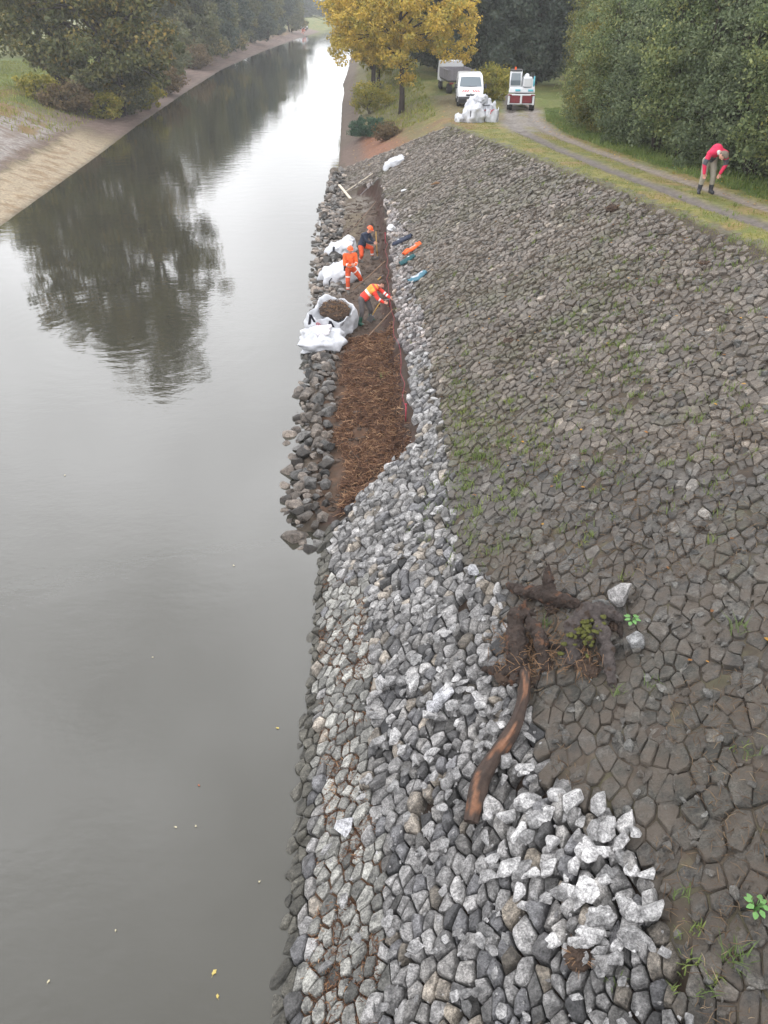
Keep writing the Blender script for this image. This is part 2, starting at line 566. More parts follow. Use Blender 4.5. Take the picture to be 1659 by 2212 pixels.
M_LINE = mat('red_string', (.30, .03, .05), .6)

M_LEAFY = mat('fresh_leaf', (.085, .19, .05), .5, var=.2, vscale=20)
L_GREEN = leaf_mat('green_turning_leaves', [(0, (.05, .06, .024)), (.35, (.085, .095, .036)), (.62, (.14, .135, .045)), (.82, (.25, .185, .05)), (1, (.34, .2, .05))])
L_FAR = leaf_mat('olive_leaves', [(0, (0.072, 0.090, 0.050)), (.4, (0.118, 0.130, 0.068)), (.75, (0.180, 0.172, 0.082)), (1, (0.288, 0.216, 0.090))])
L_YELLOW = leaf_mat('golden_leaves', [(0, (.16, .18, .05)), (.35, (.39, .31, .065)), (.7, (.60, .42, .08)), (1, (.72, .49, .11))])
L_YGREEN = leaf_mat('yellow_green_leaves', [(0, (0.110, 0.132, 0.028)), (.5, (0.264, 0.242, 0.044)), (1, (0.462, 0.352, 0.055))])
L_DARK = leaf_mat('dark_blue_green_leaves', [(0, (.045, .062, .05)), (.5, (.075, .098, .075)), (1, (.12, .135, .09))])
L_HEDGE1 = leaf_mat('hedge_leaves', [(0, (0.067, 0.100, 0.048)), (.4, (0.132, 0.171, 0.076)), (.75, (0.238, 0.262, 0.107)), (1, (0.405, 0.357, 0.095))])
L_HEDGE2 = leaf_mat('grey_green_leaves', [(0, (0.071, 0.094, 0.053)), (.5, (0.130, 0.165, 0.088)), (.9, (0.212, 0.236, 0.118)), (1, (0.354, 0.330, 0.118))])
L_HEDGE3 = leaf_mat('turning_hedge_leaves', [(0, (.06, .08, .03)), (.4, (.12, .135, .048)), (.72, (.2, .18, .05)), (1, (.4, .29, .06))])
L_TEAL = leaf_mat('blue_green_needles', [(0, (.025, .055, .035)), (.5, (.05, .1, .065)), (1, (.09, .15, .085))])
L_GRASS = leaf_mat('grass_blades', [(0, (.10, .14, .025)), (.5, (.2, .21, .05)), (1, (.3, .26, .08))])
L_BRIGHT = leaf_mat('bright_grass', [(0, (.085, .125, .032)), (.6, (.15, .2, .055)), (1, (.27, .28, .085))])
L_TUFT = leaf_mat('tuft_grass', [(0, (.07, .11, .03)), (.6, (.12, .17, .05)), (1, (.24, .25, .09))])
L_FIBRE = leaf_mat('root_fibre', [(0, (.045, .023, .015)), (.45, (.13, .064, .038)), (.78, (.27, .145, .08)), (1, (.55, .36, .21))], .8)
L_STRAW = leaf_mat('straw', [(0, (.06, .036, .022)), (.5, (.12, .08, .05)), (.85, (.2, .14, .085)), (1, (.34, .26, .17))], .8)
L_LITTER = leaf_mat('fallen_leaf', [(0, (.12, .05, .02)), (.5, (.3, .13, .03)), (1, (.6, .36, .05))], .8)
L_RUST = leaf_mat('rust_brown_leaves', [(0, (.075, .055, .032)), (.5, (.13, .095, .05)), (1, (.24, .16, .07))], .7)

# ================================================================== GROUND
def lin(a, b, n): return np.linspace(a, b, n, endpoint=False)


def build_ground():
    xs = np.concatenate([lin(-900, -120, 14), lin(-120, -45, 26), lin(-45, -30, 30), lin(-30, -17, 52), lin(-17, -4.5, 14), lin(-4.5, -2.6, 12),
                         lin(-2.6, 1.4, 50), lin(1.4, 12.5, 86), lin(12.5, 30, 26), lin(30, 120, 20), np.linspace(120, 900, 14)])
    ys = np.concatenate([lin(-12, 2, 20), lin(2, 30, 280), lin(30, 66, 240), lin(66, 120, 108), lin(120, 300, 90), lin(300, 520, 60), np.linspace(520, 1500, 20)])
    X, Y = np.meshgrid(xs, ys)
    x, y = X.ravel(), Y.ravel()
    z = terrain(x, y)
    s = x - xr(y); q = xl(y) - x
    u, v, dep = proj(x, y, z)
    n1 = fbm(x * .5, y * .5, 31); n2 = fbm(x * 2.2, y * 2.2, 41); n3 = fbm(x * 8, y * 8, 51, 3)
    C = np.zeros((len(x), 3))

    def put(mask, col):
        m = np.clip(mask, 0, 1)[:, None]
        C[:] = C * (1 - m) + np.asarray(col)[None, :] * m
    C[:] = (.10, .115, .035)                                                   # meadow
    put(sstep(.42, .62, n1), (.14, .13, .045))
    put(sstep(.5, .7, n2) * .6, (.075, .1, .028))
    # near verge beside the track: straw-yellow grass
    ver = (s > 0) & (y < 60)
    put(ver * (.9), (.17, .15, .05))
    put(ver * sstep(.45, .6, n2) * .8, (.10, .115, .033))
    put(ver * sstep(.55, .7, n1) * .7, (.20, .135, .06))
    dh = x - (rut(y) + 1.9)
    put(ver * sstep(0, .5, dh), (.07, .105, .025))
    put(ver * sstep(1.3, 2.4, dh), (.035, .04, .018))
    # track ruts
    wr = .27 + .1 * (n2 - .5) + .15 * sstep(38, 46, y)
    r1 = np.exp(-((x - rut(y)) / wr) ** 2); r2 = np.exp(-((x - rut(y) - 1.38) / wr) ** 2)
    onp = s * TAN > zc(y)
    wet = np.array((.25, .225, .205))
    put(onp * np.clip(r1 * 1.5, 0, 1) * (y < 75), (.12, .104, .094))
    put(onp * np.clip(r2 * 1.3, 0, 1) * (y < 75), (.185, .155, .13))
    wide = sstep(43, 47, y) * (1 - sstep(60, 64, y)) * sstep(-1.0, -.2, x - rut(y)) * (1 - sstep(1.6, 2.4, x - rut(y)))
    put(wide * sstep(.35, .55, n2 * .6 + n1 * .4) * .9, (.205, .185, .17))
    # under the parked vehicles: brown worn earth
    put(sstep(52, 56, y) * (1 - sstep(70, 74, y)) * sstep(3, 4.5, x) * (1 - sstep(7, 8, x)) * .8, (.12, .095, .06))
    # bags corner litter
    put(sstep(46, 48, y) * (1 - sstep(55, 58, y)) * sstep(1, 2.5, x) * (1 - sstep(4.5, 5.5, x)) * sstep(.4, .6, n2), (.16, .085, .05))
    # crest strip (gravel edge above the paving)
    crest = (s > 0) & (y < 52) & (s * TAN > zc(y) - .15) & (s * TAN < zc(y) + .12 + .2 * (n2 - .5))
    put(crest * .9, (.10, .092, .07))
    put(crest * sstep(.45, .6, n3) * .8, (.11, .115, .04))
    # right bank beyond paving
    rb = (s > 0) & (y > 46) & ~pave_mask(x, y) & (s * .42 < 3.2) & (y < 320)
    put(rb * (1 - sstep(5, 7.5, s)) * .75, (.11, .095, .05))
    put(rb * (1 - sstep(3.2, 4.8, s + 2 * (n2 - .5))) * (y < 66), (.17, .085, .055))
    put(rb * (1 - sstep(1.2, 2.2, s)) * .9, (.105, .078, .065))
    # paving bed
    pv = pave_mask(x, y)
    cl = inpoly(u + (n2 - .5) * 30, v, CLEAN); gr = inpoly(u, v, GREEN)
    put(pv * 1.0, (.058, .046, .037))
    put(pv * sstep(.5, .65, n2) * .8, (.076, .06, .045))
    put(pv * sstep(.52, .66, n3) * .5 * (~cl), (.06, .06, .03))
    put((pv & cl) * 1.0, (.042, .029, .022))
    put((pv & cl & gr) * 1.0, (.085, .048, .028))
    put((pv & cl & gr) * sstep(.5, .65, n3), (.075, .04, .022))
    # far gaps of pale mortar slab at the end of the strip
    tr = trench(x, y)
    put(tr * 1.0, (.064, .046, .036))
    put(tr * sstep(.45, .65, n2), (.092, .066, .05))
    put(tr * (y < 24.5) * (y > 14.6) * sstep(.35, .5, n2 * .5 + n3 * .5), (.075, .042, .026))
    put(tr * (y > 36) * (x < xt(y) - .9) * sstep(.3, .5, n2) * .6, (.13, .11, .075))
    put(tr * (y > 42.5) * sstep(.35, .6, n2) * .8, (.14, .125, .11))
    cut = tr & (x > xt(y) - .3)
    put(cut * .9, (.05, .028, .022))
    # left bank
    nl = 1 - sstep(64, 74, y)
    lb = (q > -1) & (y < 330)
    put(lb * nl * (q < 14) * sstep(2.6, 3.2, q + (n2 - .5)), (.24, .22, .205))
    put(lb * nl * (q < 14) * sstep(2.6, 3.2, q) * sstep(.45, .6, n3), (.14, .115, .10))
    put(lb * nl * sstep(.45, .6, n1) * (q > 4.5) * (q < 14), (.13, .095, .07))
    put(lb * nl * (1 - sstep(2.3, 3.0, q + (n2 - .5) * 1.4)), (.25, .205, .145))
    put(lb * nl * (1 - sstep(2.0, 2.6, q)) * sstep(.5, .66, n2), (.19, .14, .09))
    put(lb * nl * np.exp(-((q - 3.0 + (n2 - .5)) / .45) ** 2) * .9, (.10, .07, .055))
    put(lb * nl * (q > 8.5 + 2 * (n1 - .5)), (.095, .135, .038))
    put(lb * (1 - nl) * (1 - sstep(4.5, 7, q + 2 * (n2 - .5))), (.145, .105, .09))
    put(lb * (1 - nl) * (1 - sstep(5, 9, q)) * sstep(.5, .65, n3), (.09, .065, .055))
    put((q > 12) * (q < 60) * (y > 60) * (y < 130) * .6, (.115, .15, .04))
    put(lb * (q > 4) * (q < 14) * sstep(.5, .62, n1) * (y > 60) * .8, (.15, .10, .04))
    put(((y > 12) & (y < 58) & (s > -1.8) & (s < .5) & ~pv) * 1.0, (.085, .065, .05))
    # wet edge and bed
    put((1 - sstep(-.02, .14, z)) * .6, (.05, .045, .035))
    put((z < -.02) * .9, (.07, .065, .05))
    C *= (.82 + .36 * n3)[:, None]
    nx, ny = len(xs), len(ys)
    i = np.arange(nx * ny).reshape(ny, nx)
    F = np.stack([i[:-1, :-1], i[:-1, 1:], i[1:, 1:], i[1:, :-1]], -1).reshape(-1, 4)
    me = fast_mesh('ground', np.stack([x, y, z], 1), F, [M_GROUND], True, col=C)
    return tag(link(bpy.data.objects.new('ground', me)), kind='structure')


build_ground()

# ------------------------------------------------------------------ water
def water_mat():
    m = bpy.data.materials.new('murky_water'); m.use_nodes = True
    t = m.node_tree; N = t.nodes; L = t.links
    b = N['Principled BSDF']
    b.inputs['Base Color'].default_value = (.036, .034, .026, 1)
    b.inputs['Roughness'].default_value = .03
    b.inputs['IOR'].default_value = 1.60
    tc = N.new('ShaderNodeTexCoord')
    def noise(sc, scale, det):
        mp = N.new('ShaderNodeMapping'); mp.inputs['Scale'].default_value = sc
        L.new(tc.outputs['Object'], mp.inputs[0])
        n = N.new('ShaderNodeTexNoise'); n.inputs['Scale'].default_value = scale; n.inputs['Detail'].default_value = det
        L.new(mp.outputs[0], n.inputs['Vector']); return n
    a = noise((.8, 1.2, 1), 1.1, 3)
    c = noise((1, 1.6, 1), 5.0, 2)
    big = noise((1, .5, 1), .09, 2)
    # rings spreading from the works
    wv = N.new('ShaderNodeTexWave'); wv.wave_type = 'RINGS'; wv.rings_direction = 'SPHERICAL'
    wv.inputs['Scale'].default_value = .62; wv.inputs['Distortion'].default_value = 2.2; wv.inputs['Detail'].default_value = 2; wv.inputs['Detail Scale'].default_value = 1.3
    mp = N.new('ShaderNodeMapping'); mp.inputs['Location'].default_value = (8.6, -25.5, 0)
    L.new(tc.outputs['Object'], mp.inputs[0]); L.new(mp.outputs[0], wv.inputs['Vector'])
    ln = N.new('ShaderNodeVectorMath'); ln.operation = 'LENGTH'; L.new(mp.outputs[0], ln.inputs[0])
    fo = N.new('ShaderNodeMapRange'); fo.inputs[1].default_value = 2; fo.inputs[2].default_value = 8.5; fo.inputs[3].default_value = .07; fo.inputs[4].default_value = 0
    L.new(ln.outputs['Value'], fo.inputs[0])
    wm = N.new('ShaderNodeMath'); wm.operation = 'MULTIPLY'; L.new(wv.outputs['Fac'], wm.inputs[0]); L.new(fo.outputs[0], wm.inputs[1])
    am = N.new('ShaderNodeMapRange'); am.inputs[1].default_value = .35; am.inputs[2].default_value = .65; am.inputs[3].default_value = .12; am.inputs[4].default_value = 1
    L.new(big.outputs[0], am.inputs[0])
    s1 = N.new('ShaderNodeMath'); s1.operation = 'MULTIPLY_ADD'; s1.inputs[1].default_value = .26
    L.new(c.outputs[0], s1.inputs[0]); L.new(a.outputs[0], s1.inputs[2])
    s2 = N.new('ShaderNodeMath'); s2.operation = 'MULTIPLY'; L.new(s1.outputs[0], s2.inputs[0]); L.new(am.outputs[0], s2.inputs[1])
    s3 = N.new('ShaderNodeMath'); s3.operation = 'ADD'; L.new(s2.outputs[0], s3.inputs[0]); L.new(wm.outputs[0], s3.inputs[1])
    bp = N.new('ShaderNodeBump'); bp.inputs['Strength'].default_value = .33; bp.inputs['Distance'].default_value = .035
    L.new(s3.outputs[0], bp.inputs['Height']); L.new(bp.outputs[0], b.inputs['Normal'])
    return m


M_WATER = water_mat()
ys_ = np.concatenate([np.arange(-12, 120, 2.0), np.arange(120, 520, 6.0)])
V_ = np.concatenate([np.stack([xl(ys_) - 1.2, ys_, 0 * ys_], 1), np.stack([xr(ys_) + 1.2, ys_, 0 * ys_], 1)])
n_ = len(ys_); i_ = np.arange(n_ - 1)
me = fast_mesh('water', V_, np.stack([i_, i_ + n_, i_ + n_ + 1, i_ + 1], 1), [M_WATER], True)
tag(link(bpy.data.objects.new('water', me)), kind='structure')


# ================================================================== STONE PAVING
def voronoi(P):
    tri = delaunay_2d_cdt([Vector((float(a), float(b))) for a, b in P], [], [], 0, 1e-6)
    T = np.array(tri[2]); Q = np.array([(p.x, p.y) for p in tri[0]])
    orig = [o[0] if len(o) else -1 for o in tri[3]]
    A, B, Cc = Q[T[:, 0]], Q[T[:, 1]], Q[T[:, 2]]
    d = 2 * (A[:, 0] * (B[:, 1] - Cc[:, 1]) + B[:, 0] * (Cc[:, 1] - A[:, 1]) + Cc[:, 0] * (A[:, 1] - B[:, 1]))
    d = np.where(abs(d) < 1e-9, 1e-9, d)
    a2, b2, c2 = (A ** 2).sum(1), (B ** 2).sum(1), (Cc ** 2).sum(1)
    ux = (a2 * (B[:, 1] - Cc[:, 1]) + b2 * (Cc[:, 1] - A[:, 1]) + c2 * (A[:, 1] - B[:, 1])) / d
    uy = (a2 * (Cc[:, 0] - B[:, 0]) + b2 * (A[:, 0] - Cc[:, 0]) + c2 * (B[:, 0] - A[:, 0])) / d
    cc = np.stack([ux, uy], 1)
    cells = [[] for _ in range(len(Q))]
    for ti, t in enumerate(T):
        for k in t: cells[k].append(ti)
    out = []
    for k in range(len(Q)):
        if len(cells[k]) < 3: continue
        c = cc[cells[k]]
        an = np.arctan2(c[:, 1] - Q[k, 1], c[:, 0] - Q[k, 0])
        c = c[np.argsort(an)]
        if np.abs(c - Q[k]).max() > 1.2: continue
        out.append((Q[k], c))
    return out


def stone_block(poly, rng, gap, h, depth, tilt, chip, bevel):
    """a broken stone: hull over jagged bottom, rim and crown points; V (N,3), list of faces"""
    n = len(poly)
    d = np.hypot(poly[:, 0], poly[:, 1])
    Rm = d.mean()
    e = np.hypot(*(np.roll(poly, -1, 0) - poly).T)
    q = poly[(e > .18 * Rm)]
    if len(q) < 4: q = poly
    q = q * (1 - gap / np.maximum(np.hypot(q[:, 0], q[:, 1]), .03))[:, None]
    g = (rng.normal(0, tilt, 2) + np.array([-.06, -.10])) / Rm
    pts = []
    for k, p in enumerate(q):
        p2 = q[(k + 1) % len(q)]
        zt = h * (1 + g @ p * .8)
        pts.append((*(p * .93), -depth))
        pts.append((*(p * rng.uniform(.95, 1.0)), max(zt * rng.uniform(.25, .8 if chip > .5 else .85), .01 * 0 + .12 * h)))
        f = 1 - chip * rng.uniform(.06, .5)
        pts.append((*(p * f), zt * rng.uniform(.88, 1.1)))
        if rng.random() < .6:
            m = (p + p2) / 2
            pts.append((*(m * (1 - chip * rng.uniform(.0, .3))), h * (1 + g @ m * .8) * rng.uniform(.7, 1.08)))
    c = q.mean(0) + rng.normal(0, .22 * Rm, 2)
    pts.append((*c, h * (1 + g @ c) * rng.uniform(1.0, 1.0 + .28 * chip)))
    bm = bmesh.new()
    for p in pts: bm.verts.new(p)
    r = bmesh.ops.convex_hull(bm, input=bm.verts)
    dl = [v for v in bm.verts if not v.link_faces]
    if dl: bmesh.ops.delete(bm, geom=dl, context='VERTS')
    if bevel:
        bmesh.ops.dissolve_limit(bm, angle_limit=R(9), verts=bm.verts, edges=bm.edges)
        bmesh.ops.bevel(bm, geom=list(bm.edges), offset=bevel, segments=1, affect='EDGES', clamp_overlap=True)
    bm.verts.index_update()
    V = np.array([v.co[:] for v in bm.verts])
    F = [tuple(v.index for v in f.verts) for f in bm.faces]
    bm.free()
    return V, F


def poly_mesh(name, V, F, mats, col, soil=0):
    me = bpy.data.meshes.new(name)
    me.from_pydata(V.tolist() if hasattr(V, 'tolist') else V, [], F)
    for m in mats: me.materials.append(m)
    me.update()
    a = me.color_attributes.new('albedo', 'FLOAT_COLOR', 'POINT')
    c4 = np.ones((len(V), 4), np.float32); c4[:, :3] = col; c4[:, 3] = 1 - np.asarray(soil)
    a.data.foreach_set('color', c4.ravel())
    return me


def slope_frame(t, y):
    """point on the bank plane, t metres up the slope from the water"""
    return np.array([xr(y) + t * CA, y, t * SA])


FR = np.array([[CA, 0, SA], [0, 1, 0], [-SA, 0, CA]])     # rows: up-slope, along bank, normal


def rock_mesh(rng, size, seed_pts=15):
    bm = bmesh.new()
    for _ in range(seed_pts):
        v = rng.normal(0, 1, 3); v /= np.linalg.norm(v) + 1e-6
        v *= rng.uniform(.8, 1.05)
        bm.verts.new((v[0] * size[0], v[1] * size[1], v[2] * size[2]))
    r = bmesh.ops.convex_hull(bm, input=bm.verts)
    bmesh.ops.delete(bm, geom=[g for g in r['geom_interior'] if isinstance(g, bmesh.types.BMVert)], context='VERTS')
    bmesh.ops.dissolve_limit(bm, angle_limit=R(12), verts=bm.verts, edges=bm.edges)
    bmesh.ops.bevel(bm, geom=list(bm.edges), offset=min(size) * .09, segments=1, affect='EDGES', clamp_overlap=True)
    me = bpy.data.meshes.new('rock')
    bm.to_mesh(me); bm.free()
    return me


def colour_mesh(me, c3):
    a = me.color_attributes.new('albedo', 'FLOAT_COLOR', 'POINT')
    c4 = np.ones((len(me.vertices), 4), np.float32); c4[:, :3] = c3
    a.data.foreach_set('color', c4.ravel())


def build_paving():
    rng = np.random.default_rng(11)
    # seeds in a sheared, stretched frame so that stones come out oblong and leaning; finer where the bank was washed clean
    A = np.array([[.80, .42], [-.24, 1.22]])             # (t,y) = A @ (p,q)
    Ai = np.linalg.inv(A)
    nc = 150000
    ct = rng.uniform(-.6, 13.2, nc); cy = rng.uniform(1.6, 58, nc)
    w0 = np.stack([xr(cy) + ct * CA, cy, ct * SA], 1)
    uu, vv, _ = proj(w0[:, 0], w0[:, 1], w0[:, 2])
    rad = np.where(inpoly(uu, vv, CLEAN), .205, np.where(vv < 1250, .215, .265))
    rad = np.where(inpoly(uu, vv, HEAP), .25, rad)
    rad = rad * np.exp(rng.normal(0, .36, nc))
    keep = (ct * SA < zc(cy) + .3) & (uu < 1850)
    pq = np.stack([ct, cy], 1) @ Ai.T
    gs = .2
    grid = {}
    pts = []
    for k in np.nonzero(keep)[0]:
        p, q, r = pq[k, 0], pq[k, 1], rad[k]
        gi, gj = int(math.floor(p / gs)), int(math.floor(q / gs))
        ok = True
        for di in (-2, -1, 0, 1, 2):
            for dj in (-2, -1, 0, 1, 2):
                for (a, b, c) in grid.get((gi + di, gj + dj), ()):
                    m = (r + c) * .5 * .70
                    if (a - p) ** 2 + (b - q) ** 2 < m * m: ok = False; break
                if not ok: break
            if not ok: break
        if ok:
            grid.setdefault((gi, gj), []).append((p, q, r)); pts.append((p, q))
    cells = voronoi(np.array(pts))
    small_V, small_F, small_C, small_S, base = [], [], [], [], 0
    recs = []
    for c0, poly in cells:
        P2 = poly @ A.T; c = P2.mean(0)
        t, y = c
        if y < 1.9: continue
        x = xr(y) + t * CA
        if t < -.05 or t * SA > zc(y) - .1: continue
        if not pave_mask(np.array([x]), np.array([y]))[0]: continue
        if y > 14.0 and y < 47.2 and x < xt(y) + .12 and x > xr(y) - 1: continue
        w = slope_frame(t, y)
        u, v, dep = proj(*w)
        if u > 1800 or v > 2450: continue
        recs.append((P2 - c, t, y, w, float(u), float(v), float(dep)))
    uv = np.array([(r[4], r[5]) for r in recs])
    jit = rng.normal(0, 9, uv.shape)
    isC = inpoly(uv[:, 0] + jit[:, 0], uv[:, 1] + jit[:, 1], CLEAN)
    isG = inpoly(uv[:, 0] + jit[:, 0], uv[:, 1] + jit[:, 1], GREEN)
    isH = inpoly(uv[:, 0], uv[:, 1], HEAP)
    area = np.array([abs(np.cross(r[0], np.roll(r[0], -1, 0)).sum()) / 2 / r[6] ** 2 for r in recs])
    vis = (uv[:, 0] > 560) & (uv[:, 0] < 1655) & (uv[:, 1] < 2205)
    order = np.argsort(-(area * vis))
    single = set(order[:300].tolist())
    protos = []
    for k, (poly, t, y, w, u, v, dep) in enumerate(recs):
        near = dep < 13; mid = dep < 22
        cl, gr, hp = isC[k], isG[k] and isC[k], isH[k]
        wetedge = t < .24 + rng.uniform(-.07, .07) and y < 14.5
        size = math.sqrt(abs(np.cross(poly, np.roll(poly, -1, 0)).sum()) / 2)
        if cl:
            h = rng.uniform(.05, .14); gap = rng.uniform(.003, .014); tilt, chip, dp = .20, .75, .2
            if hp: h = rng.uniform(.10, .21); tilt = .25; chip = .9; gap += .004
            if gr: h = rng.uniform(.02, .075); tilt = .08; chip = .45; gap += rng.uniform(0, .010)
            if wetedge: h *= .7
            off = -.06 if not gr else -.035
            if rng.random() < .008: continue
        else:
            h = rng.uniform(.035, .085); gap = rng.uniform(.0, .010); tilt, chip, dp = .13, .42, .12
            off = rng.uniform(-.022, .0)
            ec = zc(y) - t * SA
            if ec < .45:
                off -= .05 * (1 - ec / .45) * rng.random() * 1.4
                if rng.random() < .35 * (1 - ec / .45): continue
            if dep > 17: gap += .003; h *= 1.35; tilt *= 1.5; chip = .55
            if rng.random() < .004: continue
        V, F = stone_block(poly, rng, gap, h, dp, tilt, chip, (.010 if cl else .007) * rng.uniform(.6, 1.3) if near else 0)
        V[:, 2] += off
        # colour of the stone itself
        b = rng.normal(0, 1)
        mo = vnoise(np.array([w[0] * .55]), np.array([w[1] * .55]), 88)[0] * .6 + vnoise(np.array([w[0] * 2]), np.array([w[1] * 2]), 89)[0] * .4
        if cl:
            L = np.clip(.255 + .085 * b, .07, .48); c3 = np.array([L * 1.02, L * .99, L * .975])
            if rng.random() < .25: c3 *= np.array([.78, .77, .75])
            if rng.random() < .18: c3 *= np.array([.56, .57, .60])
            elif rng.random() < .14: c3 *= np.array([1.10, 1.0, .86])
            if hp: c3 = c3 * 1.2
            if gr:
                L = np.clip(.235 + .08 * b, .08, .44); c3 = np.array([L * 1.02, L * 1.0, L * .92])
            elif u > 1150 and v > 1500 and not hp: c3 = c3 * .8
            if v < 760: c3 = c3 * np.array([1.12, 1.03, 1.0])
            if wetedge: c3 = np.array([.085, .08, .066]) * (1 + .2 * b)
        else:
            L = np.clip(.088 + .024 * b, .035, .19)
            c3 = np.array([L * 1.08, L, L * .90])
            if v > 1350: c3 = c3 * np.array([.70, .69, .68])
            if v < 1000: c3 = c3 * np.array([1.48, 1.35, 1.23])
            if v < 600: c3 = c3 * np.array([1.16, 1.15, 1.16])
            k_ = np.clip((mo - .52) * 4, 0, 1) * (.6 if v < 1250 else .12)
            c3 = c3 * (1 - k_) + np.array([.085, .085, .042]) * k_
            if rng.random() < .035: c3 = c3 * rng.uniform(1.4, 2.2)
        c3 = np.clip(c3 * .84, .015, .6)
        if k in single:
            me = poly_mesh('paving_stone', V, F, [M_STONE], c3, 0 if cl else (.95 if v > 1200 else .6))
            o = bpy.data.objects.new('paving_stone', me)
            COL.objects.link(o)
            Mx = Matrix([(FR[0][i], FR[1][i], FR[2][i], w[i]) for i in range(3)] + [(0, 0, 0, 1)])
            o.matrix_world = Mx
            tone = 'pale' if c3.mean() > .3 else ('mid grey' if c3.mean() > .17 else 'dark grey')
            if hp: lab = f'{tone} angular stone in the loose heap below the end of the log'
            elif gr: lab = f'{tone} greenish flat stone among brown moss near the water edge'
            elif wetedge: lab = 'dark wet stone in the bottom row at the water line'
            elif cl: lab = f'{tone} clean angular stone in the washed lower bank, {"left" if u < 1000 else "right"} of the log'
            else: lab = f'{tone} weathered stone bedded in soil on the upper bank, {"above" if v < 1500 else "below"} the stump'
            tag(o, lab, 'stone', 'paving stones of the near bank')
        else:
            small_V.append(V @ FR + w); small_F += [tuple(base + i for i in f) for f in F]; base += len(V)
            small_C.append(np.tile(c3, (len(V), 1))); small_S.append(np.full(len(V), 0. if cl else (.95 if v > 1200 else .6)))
    # loose broken stones lying over the bedded ones, and chips in the joints
    lo = np.random.default_rng(19)
    big = 0
    for (n_l, poly_, rmin, rmax, bright) in [(62, HEAP, .085, .16, .38), (34, [(820, 1440), (1090, 1440), (1160, 1700), (1000, 1760), (800, 1650)], .07, .14, .32), (420, CLEAN, .04, .10, .22), (900, CLEAN, .012, .03, .22), (2000, None, .06, .15, .085), (1900, None, .03, .08, .09), (1500, None, .010, .03, .12)]:
        got = 0
        for _ in range(n_l * 60):
            if got >= n_l: break
            y = 2.0 + 14 * lo.random() ** (1.0 if poly_ is not None else .9) if poly_ is HEAP or (poly_ is not CLEAN and poly_ is not None) else 2.0 + 34 * lo.random() ** 1.15
            t = lo.uniform(.5, 11)
            w = slope_frame(t, y)
            u, v, dep = proj(*w)
            if u > 1700 or v > 2300 or t * SA > zc(y) - .2: continue
            if poly_ is not None and not inpoly(np.array([float(u)]), np.array([float(v)]), poly_)[0]: continue
            if poly_ is None and inpoly(np.array([float(u)]), np.array([float(v)]), CLEAN)[0]: continue
            if y > 13.8 and w[0] < xt(y) + .25: continue
            if poly_ is CLEAN and rmin > .02 and inpoly(np.array([float(u)]), np.array([float(v)]), GREEN)[0] and lo.random() < .75: continue
            got += 1
            r = lo.uniform(rmin, rmax)
            me = rock_mesh(lo, (r * lo.uniform(1.0, 1.5), r * lo.uniform(.75, 1.0), r * lo.uniform(.55, .85)), 13 if r > .05 else 9)
            L = np.clip(bright * (1 + .28 * lo.normal()), .05, .52)
            c3 = np.array([L * 1.01, L * .99, L * (.985 if poly_ is not None else .92)])
            flat = poly_ is None and rmin > .05
            if poly_ is CLEAN and r > .035:
                for vv in me.vertices: vv.co.z *= .62
            if flat:
                for vv in me.vertices: vv.co.z *= .45
                c3 = c3 * np.array([1.05, 1, .95]) * (1.5 if v < 1000 else .85)
            wz = w + FR[2] * (.022 if flat else (.07 if poly_ is not None else .035) + r * .45)
            tl = .13 if flat else (.28 if poly_ is CLEAN else .5)
            rot = (Euler((0, -AL, 0)).to_matrix() @ Euler((lo.uniform(-tl, tl), lo.uniform(-tl, tl), lo.uniform(0, 6.28))).to_matrix()).to_euler()
            if r > .085 and poly_ is not CLEAN and poly_ is not None:
                colour_mesh(me, c3); me.materials.append(M_STONE); me.name = 'loose_stone'
                o = link(bpy.data.objects.new('loose_stone', me)); o.location = wz; o.rotation_euler = rot
                tag(o, ('pale' if L > .36 else 'grey') + (' angular stone lying loose on top of the heap below the log end' if poly_ is HEAP else ' angular stone lying loose on the washed bank left of the log'), 'stone', 'loose stones on the washed bank')
            else:
                Mr = rot.to_matrix()
                q = [np.array(Mr @ vv.co) + wz for vv in me.vertices]
                small_F += [tuple(base + k for k in pl_.vertices) for pl_ in me.polygons]
                small_V.append(np.array(q)); small_C.append(np.tile(c3, (len(q), 1))); small_S.append(np.full(len(q), .8 if poly_ is None else 0.)); base += len(q)
                bpy.data.meshes.remove(me)
    me = poly_mesh('stone_paving', np.concatenate(small_V), small_F, [M_STONE], np.concatenate(small_C), np.concatenate(small_S))
    o = link(bpy.data.objects.new('stone_paving', me))
    tag(o, 'countless small grey stones paving the sloping river bank', 'stone paving', None, 'stuff')
    return recs


build_paving()


def add_rock(name, rng, loc, size, c3, label, group=None, rot=None):
    me = rock_mesh(rng, size); me.name = name
    colour_mesh(me, c3); me.materials.append(M_STONE)
    o = link(bpy.data.objects.new(name, me))
    o.location = loc
    o.rotation_euler = rot if rot is not None else (rng.uniform(-.5, .5), rng.uniform(-.5, .5), rng.uniform(0, 6.28))
    return tag(o, label, 'rock', group)


